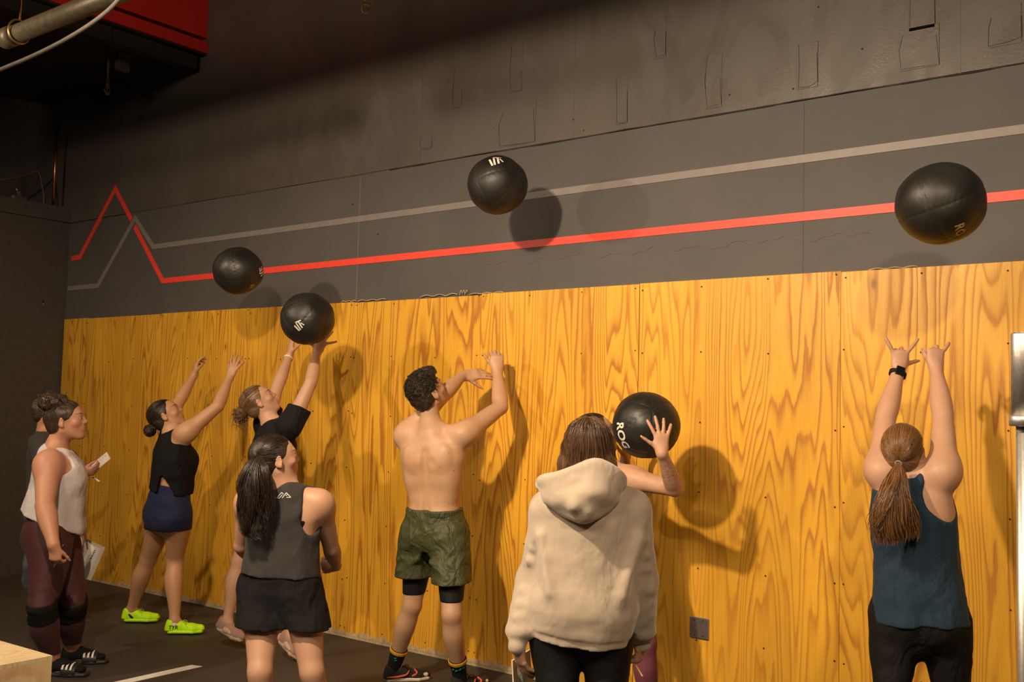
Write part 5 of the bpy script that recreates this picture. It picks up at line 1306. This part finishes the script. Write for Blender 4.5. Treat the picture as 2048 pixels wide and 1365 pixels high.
    F.chain([at(1098, 974, 3.92), at(1125, 972, 3.872), at(1172, 957, 3.858), at(1210, 962, 3.875)], [.012, .018, .016, .010], k=.014, op='s'); F.chain([at(1104, 996, 3.885), at(1140, 1004, 3.842), at(1172, 1004, 3.83)], [.012, .014, .012], k=.016, op='s')
    F.post.append(lambda P, D: D+.007*vnoise(P, 14, 6).astype(np.float32))
    field_part('hood', F, m, sw, .005)
    lower(g, BLK('black_leggings', (.011, .011, .012), rough=.6, fold=.15), 'leggings', .12, .007, 1.9, wr=.003)
    # long hair tucked in the hood, centre parting
    cap = Field(); s = g.hs; E = lambda x, y, z, r_, k=.015, op='u': cap.ell(hp(g, x, y, z), np.array(r_)*s, g.hM, k*s, op)
    E(0, -.016, .033, (.088, .106, .089)); E(0, -.035, -.05, (.100, .082, .09), .04); cap.cap(hp(g, 0, -.045, -.06), hp(g, .0, -.03, -.15), (.112*s, .066*s), (.100*s, .058*s), g.hM[0], .03)
    E(0, .115, -.03, (.066, .085, .105), .01, 's'); cap.post.append(lambda P, D: D+.006*vnoise(P*np.array([1, 1, .2], np.float32), 45, 2).astype(np.float32))
    T = hp(g, 0, -.02, .122); fl = flow_fn(T, g.hM[2], g); rg = np.random.RandomState(2); G = []
    for i in range(1100):
        sd = rg.choice((-1, 1)); y0 = rg.uniform(-.055, .055); th = rg.uniform(-1.55, 1.2); 
        p0 = np.array([0, y0*.6-.02, .121-abs(y0)*.1]); ex = math.cos(th)*sd; ey = math.sin(-abs(th)) if th < 0 else math.sin(th)*.5
        P = []
        for t in np.linspace(0, 1, 14):
            a = min(1, t*1.8); z = .119*math.cos(a*1.5)-.16*max(0, t-.35)/.65*1.15; rx = .094*math.sin(a*1.57)+.050*max(0, t-.35); ry = .108*math.sin(a*1.57)+.004*max(0, t-.5)
            P.append(hp(g, ex*rx*1.01+.002*rg.randn(), -.018+ey*ry*1.0+y0*(1-a)*.6+(.002*rg.randn()), .004+z))
        G.append(bez(P, 14))
    hair_part('hair', H_CHE, g.root, [meshf(cap, .0042, fl), strand_mesh(G, .0013)])
    tube('scalp_parting', bez([hp(g, 0, .06, .108), hp(g, .002, .02, .125), hp(g, 0, -.03, .126), hp(g, -.003, -.062, .112)], 10), [.001]+[.0032]*8+[.001], SK_F, g.root, 6)
    # pencil in the right hand
    W, a, n, t, sc = g.handM['R']; A = at(1272, 1332, 4.02); B = at(1284, 1352, 3.98); pe = empty('pencil', (A+B)/2); tag(pe, 'short yellow pencil in the right hand of the person in the beige hoodie', 'pencil')
    tube('pencil_body', [A, B], .0036, mat_plain('yellow_pencil_paint', (.72, .42, .12), .4), pe, 6); tube('pencil_tip', [B, B+(B-A)*.12], [.0034, .0006], mat_plain('raw_wood_tip', (.62, .45, .28), .7), pe, 6)
    for sd in 'LR': shoe(g.root, g.heel[sd], g.toe[sd], (M_WHITE, M_WHITE, M_WHITE), w=.048, hgt=.075, h=.006)
    return g
# ---- woman behind the hoodie, holding a ball ------------------------------------------------------------------
S8 = dict(H=1.69, pel=(1232, 1122, 5.60), sho=(1222, 950, 5.60), yaw_p=42, yaw_s=46, head=(1192, 872, 5.58), hsize=.236, look=heading(70)+UP*.35, hup=UP-heading(70)*.35, show=.10, lift=(.01, .01),
          shoR=(1258, 957, -.12), shoL=(1195, 945, .14), elbR=(1350, 978, -1), wriR=(1324, 907, -1), elbL=(1232, 1005, 1), wriL=(1250, 925, -1), kneeL=(1240, 1290), kneeR=(1290, 1288), armfat=1.10,
          footL=('g', 1225, 1448, 40), footR=('g', 1285, 1472, 50), 
          handR=dict(dir=v3(-.02, .95, .12), nrm=v3(.15, .1, -1), curl=[6, 6, 8, 8], spread=24, thumb=(55, -5, 0)), handL=dict(dir=v3(.2, .9, .3), nrm=v3(-.6, -.2, .7), curl=[14]*4, spread=20, thumb=(60, 0, 0)))
def build_8():
    def ink(V, C):
        g = skeleton(S8); e, w = g.elb['R'], g.wri['R']; d = w-e; L = np.linalg.norm(d); d /= L; t = (V-e)@d/L; o = V-e-np.outer(t*L, d); m = (t > .25) & (t < .85) & (np.linalg.norm(o, axis=1) < .06)
        n = vnoise(V, 60, 2)+.6*vnoise(V, 120, 7); m &= (np.abs(n) < .05); C[m, :3] = (.10, .08, .09); C[m, 3] = .55
    g = person(S8, 'person in an olive tank top with a tattooed forearm, holding a black ball', SK_F, .0065, paint=dict(extra=ink))
    ol = mat_cloth('olive_knit', (.060, .062, .025), fold=.4); upper(g, ol, 'tank_top', .0, (.165, .120), .008, hole=.072, neck=(.06, .06), racer=.02, wr=.006, neck_up=.05)
    lower(g, mat_cloth('mauve_leggings_fabric', (.16, .045, .070), rough=.7, fold=.3), 'leggings', .18, .007, 1.9, wr=.003)
    T = hp(g, 0, -.105, .03); cap = cap_field(g, low=-.08); fl = flow_fn(T, -g.hM[1], g)
    path = [T, hp(g, 0, -.13, .0), hp(g, 0, -.14, -.08), hp(g, 0, -.13, -.18)]
    h = hair_part('hair', H_BRN, g.root, [meshf(cap, .0045, fl), shell_strands(g, T, 500, 31, .0011), strand_mesh(ponytail(path, [.012, .03, .035, .02], 300, .0015, 9, .01, .7, R_), .0015)])
    for sd in 'LR': shoe(g.root, g.heel[sd], g.toe[sd], (M_TIE, M_WHITE, M_TIE), w=.048, hgt=.075, h=.006)
    return g
PEOPLE = {9: build_9, 3: build_3, 4: build_4, 5: build_5, 2: build_2, 1: build_1, 7: build_7, 8: build_8}
FIG = {}
for k_, fn_ in PEOPLE.items():
    if k_ not in SKIP: FIG[k_] = fn_()
# ================================================================== BALLS AND THE REST
M_VINYL = NT('black_vinyl', rough=.36, spec=.5)
_v = M_VINYL.coord('Object'); _n = M_VINYL.noise(_v, 6, 4, .6); _f = M_VINYL.noise(_v, 160, 3, .6)
M_VINYL.set('color', M_VINYL.ramp(_n, [(.3, (.012, .011, .010)), (.7, (.020, .018, .016))])); M_VINYL.set('rough', M_VINYL.ramp(_n, [(.3, .40), (.7, .56)])); M_VINYL.bump(M_VINYL.math('ADD', M_VINYL.math('MULTIPLY', _n, 1.5), M_VINYL.math('MULTIPLY', _f, .12)), .30, .006)
M_VINYL = M_VINYL.m
M_LOGO = mat_plain('worn_white_print', (.72, .67, .60), .5, nscale=60, var=.2); M_GOLD = mat_plain('tan_print', (.45, .30, .15), .5, nscale=60, var=.2)
def ball(c, r, rot, label, seed, squash=1., marks=()):
    import bmesh
    root = empty('medicine_ball', c); tag(root, label, 'ball', 'black medicine balls in the air and in hands')
    bm = bmesh.new(); bmesh.ops.create_icosphere(bm, subdivisions=6, radius=1.); V = np.array([v.co[:] for v in bm.verts]); F = np.array([[v.index for v in f.verts] for f in bm.faces]); bm.free()
    Rm = np.array(Matrix.Rotation(rot[0], 3, 'X') @ Matrix.Rotation(rot[1], 3, 'Y') @ Matrix.Rotation(rot[2], 3, 'Z'))
    n = V.copy(); D = np.ones(len(V))
    # eight gores meeting at two poles, plus an equator: seams sink, panels bulge, wrinkles cross the seams
    lon = np.arctan2(n[:, 1], n[:, 0]); rxy = np.hypot(n[:, 0], n[:, 1]); g8 = np.abs(((lon/(2*np.pi/6)+.5) % 1)-.5)*2*np.pi/6*rxy
    se = np.minimum(g8, np.abs(n[:, 2])+np.where(rxy > .35, 0, .3)); D -= .010*np.exp(-(se/.018)**2); D += .012*np.clip(se/.25, 0, 1)
    wr = np.exp(-(se/.14)**2)*np.sin(n[:, 2]*46+seed)*np.cos(lon*18); D += .004*wr
    D += .045*vnoise(n, 1.5, seed)+.018*vnoise(n, 3.5, seed+3)
    D -= .03*np.clip(np.abs(n[:, 2])-.86, 0, 1)*3
    P = (V*D[:, None]*r)@Rm.T; P = P*np.array([1, 1, squash]); shell = part('shell', P+c, F, M_VINYL, root)
    # writing and emblems laid on the skin
    for (px, py, txt, size, ang, mat_) in marks:
        d = nrm(at(px, py, 1.)-CAM); w = CAM-c; b_ = w@d; q = b_*b_-(w@w-r*r); t = -b_-math.sqrt(max(q, 0)); O = CAM+d*t; N = nrm(O-c)
        X = nrm(R_*math.cos(ang)+U_*math.sin(ang)); X = nrm(X-N*(X@N)); Y = np.cross(N, X)
        if txt == '*':
            vf = []; rg = random.Random(seed)
            for (a0, b0, a1, b1, w_) in ((-.9, .2, -.25, -.9, .26), (-.45, .55, .05, -.75, .24), (.0, .75, .45, -.45, .26), (.35, .5, .9, .0, .2), (-.6, .7, .5, .95, .22)):
                dd = nrm(np.array([a1-a0, b1-b0])); nn = np.array([-dd[1], dd[0]])*w_/2
                for k in range(5):
                    p0 = np.array([a0, b0])+(np.array([a1, b1])-[a0, b0])*k/5; p1 = np.array([a0, b0])+(np.array([a1, b1])-[a0, b0])*(k+1)/5
                    vf.append((np.array([(*(p0+nn), 0), (*(p0-nn), 0), (*(p1-nn), 0), (*(p1+nn), 0)]), np.array([(0, 1, 2), (0, 2, 3)])))
            V2, F2 = join_vf(vf); V2 = V2*.8
        else: V2, F2 = text_vf(txt, 1., .03)
        Q = O+V2[:, :1]*size*X+V2[:, 1:2]*size*Y; dn = Q-c; dn /= np.linalg.norm(dn, axis=1)[:, None]
        loc = (dn/np.array([1, 1, squash]))@Rm; loc /= np.linalg.norm(loc, axis=1)[:, None]
        rr = r*1.012*np.ones(len(Q))
        from mathutils.bvhtree import BVHTree
        if 'tr' not in locals(): tr = BVHTree.FromPolygons([Vector(tuple(p)) for p in P+c], [tuple(f) for f in F])
        out = []
        for k in range(len(Q)):
            h = tr.ray_cast(Vector(tuple(c+dn[k]*r*2)), Vector(tuple(-dn[k]))); out.append(np.array(h[0][:])+dn[k]*.0018 if h[0] is not None else c+dn[k]*r*1.02)
        part('lettering' if txt != '*' else 'emblem', np.array(out), F2, mat_, shell, None, False)
    return root
ball(at(476, 542, 7.45), .176, (.5, .3, .2), 'small black medicine ball highest on the left, in front of the red stripe', 1, .95, [(505, 573, '*', .028, .3, M_GOLD), (523, 543, '*', .05, 1.2, M_LOGO)])
ball(at(615, 638, 6.82), .176, (.2, .9, 1.), 'black medicine ball just leaving the fingertips of the thrower', 2, .97, [(599, 652, '*', .045, .2, M_LOGO)])
ball(at(995, 370, 6.22), .177, (.2, 1.2, .3), 'black medicine ball high on the grey stripe with a white emblem on its top', 3, .98, [(992, 322, '*', .06, -.3, M_LOGO)])
ball(at(1881, 407, 4.36), .182, (.3, 1.3, .6), 'large black medicine ball at the upper right over the red stripe', 4, .93, [(1921, 463, 'RO', .055, -1.15, M_GOLD)])
ball(at(1292, 851, 5.45), .176, (.9, .6, 2.), 'black medicine ball held at face height behind the beige hoodie', 5, .98, [(1243, 873, 'ROG', .072, -1.45, M_LOGO)])

# ---- clipboards and cards
M_PAPER = mat_plain('white_paper', (.78, .72, .66), .7, nscale=20, var=.03); M_INK = mat_plain('printed_ink', (.10, .09, .12), .6); M_REDINK = mat_plain('faint_red_print', (.60, .25, .20), .6); M_BOARD = mat_plain('pale_board', (.62, .54, .44), .6, nscale=20, var=.06)
def sheet(name, C, mat, parent, th=.002):
    C = [np.asarray(p, float) for p in C]; n = nrm(np.cross(C[1]-C[0], C[3]-C[0])); V = np.array([p-n*th for p in C]+[p+n*th for p in C])
    return part(name, V, np.array([(3, 2, 1, 0), (4, 5, 6, 7), (0, 1, 5, 4), (1, 2, 6, 5), (2, 3, 7, 6), (3, 0, 4, 7)]), mat, parent, None, False)
def on_quad(C, x, y, lift=.0026):
    n = nrm(np.cross(C[1]-C[0], C[3]-C[0])); n = n if n@(CAM-C[0]) > 0 else -n
    return C[0]+(C[1]-C[0])*x+(C[3]-C[0])*y+n*lift
def bar_on(C, x0, y0, x1, y1, lift=.0028): return np.array([on_quad(C, a, b, lift) for a, b in ((x0, y0), (x1, y0), (x1, y1), (x0, y1))]), np.array([(0, 1, 2), (0, 2, 3)])
# card held by the person at the far left
A = [at(172, 938, 7.68), at(213.5, 904.5, 7.62), at(221, 918, 7.62), at(184, 949, 7.68)]
cd = empty('score_card', A[0]); tag(cd, 'narrow white score card held out level by the person at the far left', 'score card'); sheet('card', A, M_PAPER, cd)
vf = [bar_on(A, .1+.035*i, .15+.02*(i % 3), .115+.035*i, .80-.05*(i % 4)) for i in range(0, 22)]; V, F = join_vf(vf[::3]); part('print_lines', V, F, M_REDINK, cd, None, False)
vf = [bar_on(A, .86, .22, .90, .34), bar_on(A, .82, .70, .87, .80)]; V, F = join_vf(vf); part('print_marks', V, F, M_INK, cd, None, False)
A2 = at(184, 954, 7.60); B2 = at(202.5, 966, 7.52); pn = empty('pen', A2); tag(pn, 'pale green pen pointing down below the score card', 'pen')
tube('barrel', [A2, A2+(B2-A2)*.85], .0055, mat_plain('pale_green_plastic', (.62, .72, .50), .3), pn, 8); tube('tip', [A2+(B2-A2)*.85, B2], [.0055, .001], mat_plain('pen_tip_metal', (.5, .5, .45), .3, .8), pn, 8)
# clipboard behind the burgundy leggings
A = [at(160, 1072, 6.84), at(211, 1096, 6.78), at(182, 1162, 6.76), at(128, 1140, 6.82)]
cb = empty('clipboard', A[0]); tag(cb, 'pale clipboard with a printed sheet hanging beside the burgundy leggings', 'clipboard'); sheet('board', A, M_BOARD, cb, .002)
B = [A[0]+(A[1]-A[0])*a+(A[3]-A[0])*b for a, b in ((.03, .05), (.88, .09), (.90, .95), (.03, .95))]; n_ = nrm(np.cross(A[1]-A[0], A[3]-A[0])); n_ = n_ if n_@(CAM-A[0]) > 0 else -n_
B = [p+n_*.004 for p in B]; sheet('paper', B, M_PAPER, cb, .0005)
vf = [bar_on(B, .30+.03*i, .12, .31+.03*i, .62, .0015) for i in range(8)]+[bar_on(B, .97, .0, .975, .98, .0015)]; V, F = join_vf(vf); part('print_lines', V, F, mat_plain('grey_print', (.45, .42, .40), .7), cb, None, False)
vf = [bar_on(B, .78, .10+.05*i, .84, .125+.05*i+.01*(i % 2), .0016) for i in range(6)]+[bar_on(B, .66, .3+.03*i, .69, .315+.03*i, .0016) for i in range(10)]; V, F = join_vf(vf); part('print_heading', V, F, M_INK, cb, None, False)
# folder held by the hoodie
A = [at(1024, 1322, 4.12), at(1059, 1300, 4.22), at(1064, 1385, 4.22), at(1028, 1400, 4.12)]
cb = empty('clipboard', A[0]); tag(cb, 'white clipboard held down in the left hand of the person in the beige hoodie', 'clipboard'); sheet('board', A, M_PAPER, cb, .003)
B = [A[0]+(A[1]-A[0])*a+(A[3]-A[0])*b for a, b in ((.25, .45), (.75, .40), (.75, .9), (.25, .9))]; n_ = nrm(np.cross(A[1]-A[0], A[3]-A[0])); n_ = n_ if n_@(CAM-A[0]) > 0 else -n_
sheet('printed_panel', [p+n_*.0035 for p in B], mat_plain('pale_blue_print', (.42, .62, .66), .6), cb, .0004)

# ---- plyo box in the corner
ztop = .61
def on_z(u, v, z):
    return on_ground(u, v, z)
c0 = on_z(105, 1312, ztop); e1 = on_z(-60, 1265, ztop)
M_BOX = mat_plywood('raw_plywood', (.60, .40, .20), (.80, .62, .38), 1.4, .6); M_BOXT = mat_plywood('raw_plywood_top', (.62, .43, .22), (.82, .65, .40), 1.2, .6, 'yz')
bx = empty('plyo_box', (c0[0], c0[1], 0)); tag(bx, 'raw plywood jump box in the bottom left corner', 'plyo box')
dX = np.array([-1., -.02, 0]); dX = nrm(np.array([e1[0]-c0[0], e1[1]-c0[1], 0])); q1 = on_z(0, 1337, ztop); dY = nrm(np.array([q1[0]-c0[0], q1[1]-c0[1], 0])); dY = nrm(np.array([dX[1], -dX[0], 0])) if abs(dX@dY) < .35 else dY
if dY@(CAM-c0) < 0: dY = -dY
LX, LY = .61, .76
def bxp(name, x0, x1, y0, y1, z0, z1, mat):
    V, F = box_vf((0, 0, 0), (1, 1, 1)); V = np.array([(c0[0], c0[1], 0)+dX*(x0+(x1-x0)*v[0])+dY*(y0+(y1-y0)*v[1])+UP*(z0+(z1-z0)*v[2]) for v in V]); F = F if np.linalg.det(np.stack([dX, dY, UP])) > 0 else F[:, ::-1]
    return part(name, V, F, mat, bx, None, False)
bxp('top_panel', 0, LX, 0, LY, ztop-.018, ztop, M_BOXT); bxp('side_panel', 0, .018, 0.001, LY-.001, 0, ztop-.0185, M_BOX); bxp('side_panel', LX-.018, LX, 0.001, LY-.001, 0, ztop-.0185, M_BOX)
bxp('front_panel', .0185, LX-.0185, LY-.018, LY, 0, ztop-.0185, M_BOX); bxp('back_panel', .0185, LX-.0185, 0, .018, 0, ztop-.0185, M_BOX)

# ---- barbell standing upright at the right edge
d0 = 2.6; top = at(2043, 667, d0); bx_, by_ = top[0], top[1]
bb = empty('barbell', (bx_, by_, 0)); tag(bb, 'upright steel barbell standing at the right edge', 'barbell')
P = lambda z: np.array([bx_, by_, z]); zc = at(2043, 842, d0)[2]
tube('sleeve', [P(zc+.012), P(top[2]-.003), P(top[2])], [.0250, .0250, .0225], M_CHROME, bb, 36); tube('end_cap', [P(top[2]), P(top[2]+.002)], .018, M_STEEL, bb, 24)
tube('collar', [P(zc-.014), P(zc-.012), P(zc+.010), P(zc+.012)], [.027, .0300, .0300, .027], M_CHROME, bb, 36); tube('shaft', [P(.22), P(zc-.013)], .0140, M_CHROME, bb, 28)
tube('collar', [P(.19), P(.215)], .030, M_CHROME, bb, 36); tube('sleeve', [P(0), P(.19)], .025, M_CHROME, bb, 36)

# ---- overhead pipes and fittings at the upper left
pp = empty('conduit_pipe', (0, -3, 5)); tag(pp, 'thick tan pipe running along the ceiling at the top left', 'pipe')
A = at(14, 76, 6.0); B = A+np.array([1.9, 0, 0]); tube('pipe', [A, B], .052, M_GALV, pp, 24)
tube('pipe_collar', [A-np.array([.02, 0, 0]), A+np.array([.10, 0, 0])], .060, M_GALV, pp, 24); tube('pipe_end', [A-np.array([.024, 0, 0]), A-np.array([.02, 0, 0])], .045, M_BLACK, pp, 20)
th = np.linspace(0, 2*np.pi, 20); C = A+np.array([.14, 0, 0]); tube('hanger_ring', [C+np.array([0, .062*math.cos(t), .068*math.sin(t)+.008]) for t in th], .006, M_BRASS, pp, 6); tube('hanger_rod', [C+UP*.075, C+UP*.8], .006, M_BRASS, pp, 6)
cbl = tube('hanging_cable', bez([at(-30, 152, 4.5), at(70, 110, 4.4), at(150, 68, 4.3), at(215, 22, 4.25), at(262, -30, 4.2)], 26), .009, M_CABLE); tag(cbl, 'thin grey cable sagging below the thick ceiling pipe', 'cable')
# sprinkler line under the beam
sp = empty('sprinkler_pipe', (2, -1, 4.5)); tag(sp, 'black sprinkler pipe with a drop and brass head below the red bulkhead', 'sprinkler')
X0 = 1.75
tube('pipe', [(X0, -6.5, 4.635), (X0, -.12, 4.635)], .028, M_BLACK, sp, 14)
y_ = -1.55
for yy in np.linspace(-5, -.3, 400):
    q = np.array([X0, yy, 4.635])-CAM; u_ = PW/2+CAM_F*(q@cr)/(q@cf)
    if abs(u_-216) < 3: y_ = yy
zz = 4.635
for z in np.linspace(3.5, 4.3, 300):
    q = np.array([X0, y_, z])-CAM; v_ = PH/2-CAM_F*(q@cu)/(q@cf)
    if abs(v_-176) < 2: zz = z
tube('tee', [(X0, y_-.06, 4.635), (X0, y_+.06, 4.635)], .037, M_BLACK, sp, 14); tube('drop', [(X0, y_, 4.635), (X0, y_, zz)], .013, mat_plain('dark_iron', (.10, .08, .07), .5, .5), sp, 12); tube('reducer', [(X0, y_, zz+.05), (X0, y_, zz-.01)], [.014, .02], mat_plain('worn_iron', (.16, .11, .08), .5, .5), sp, 12)
t = np.linspace(-.4, np.pi+.4, 14); tube('sprinkler_frame', [(X0, y_+.024*math.cos(a), zz-.035-.028*math.sin(a)+.01) for a in t], .0045, M_BRASS, sp, 6); tube('sprinkler_bulb', [(X0, y_, zz-.01), (X0, y_, zz-.058)], .004, M_BRASS, sp, 6); tube('deflector', [(X0, y_, zz-.060), (X0, y_, zz-.064)], .020, M_BRASS, sp, 12)
jb = box('junction_box', (X0-.03, y_+.07, zz+.17), (X0+.03, y_+.18, zz+.32), mat_plain('dull_grey_box', (.075, .065, .058), .6), None, .005); tag(jb, 'small grey junction box hanging beside the sprinkler drop', 'junction box')
tube('box_hanger', [(X0, y_+.125, zz+.32), (X0, y_+.125, 4.606)], .006, M_BLACK, jb, 6)
# ring hanging at the top centre
A = at(730, -20, 6.9); B = at(730, 6, 6.9); rg_ = empty('hanging_ring', A); tag(rg_, 'small brass eye ring hanging at the top centre of the dark wall', 'hook')
tube('rod', [A+UP*.6, B], .006, M_BRASS, rg_, 8); C = at(730, 17, 6.9); tube('ring', [C+R_*.022*math.cos(a)+UP*.034*math.sin(a) for a in np.linspace(0, 2*np.pi, 20)], .0055, M_BRASS, rg_, 6); tube('thimble', [at(730, 6, 6.9), at(730, 12, 6.9)], .012, M_BRASS, rg_, 8)
# copper pipe and grey conduit on top of the side room
def on_x(u, v, X):
    d = cf+cr*((u-PW/2)/CAM_F)-cu*((v-PH/2)/CAM_F); t = (X-CAM[0])/d[0]; return CAM+t*d
a = on_x(106, 410, -.03); o = tube('copper_pipe', [(a[0], a[1], 3.53), (a[0], a[1], 4.35)], .014, M_COPPER, None, 12); tag(o, 'thin copper pipe rising from the top of the dark side room', 'pipe')
a = on_x(87, 407, -.06); o = tube('flexible_conduit', bez([(a[0], a[1], 3.53), (a[0], a[1], 3.62), on_x(84, 370, -.08), on_x(76, 344, -.1), on_x(48, 352, -.15), on_x(0, 360, -.2), on_x(-60, 362, -.25)], 30), .011, M_CABLE, None, 10); tag(o, 'grey flexible conduit looping on top of the dark side room', 'cable')
vb = empty('valve_box', (-.25, -.45, 3.545)); tag(vb, 'small dark valve body on top of the side room', 'valve')
c = on_x(38, 396, -.12); F = Field(); F.cap((c[0], c[1]-.05, 3.58), (c[0], c[1]+.06, 3.58), .035, .030); F.ell((c[0], c[1], 3.62), (.03, .03, .04)); field_part('valve_body', F, mat_plain('dull_iron', (.10, .08, .07), .5, .4), vb, .006)
tube('valve_stem', [(c[0], c[1], 3.62), (c[0], c[1]-.04, 3.68)], .007, M_BRASS, vb, 8)
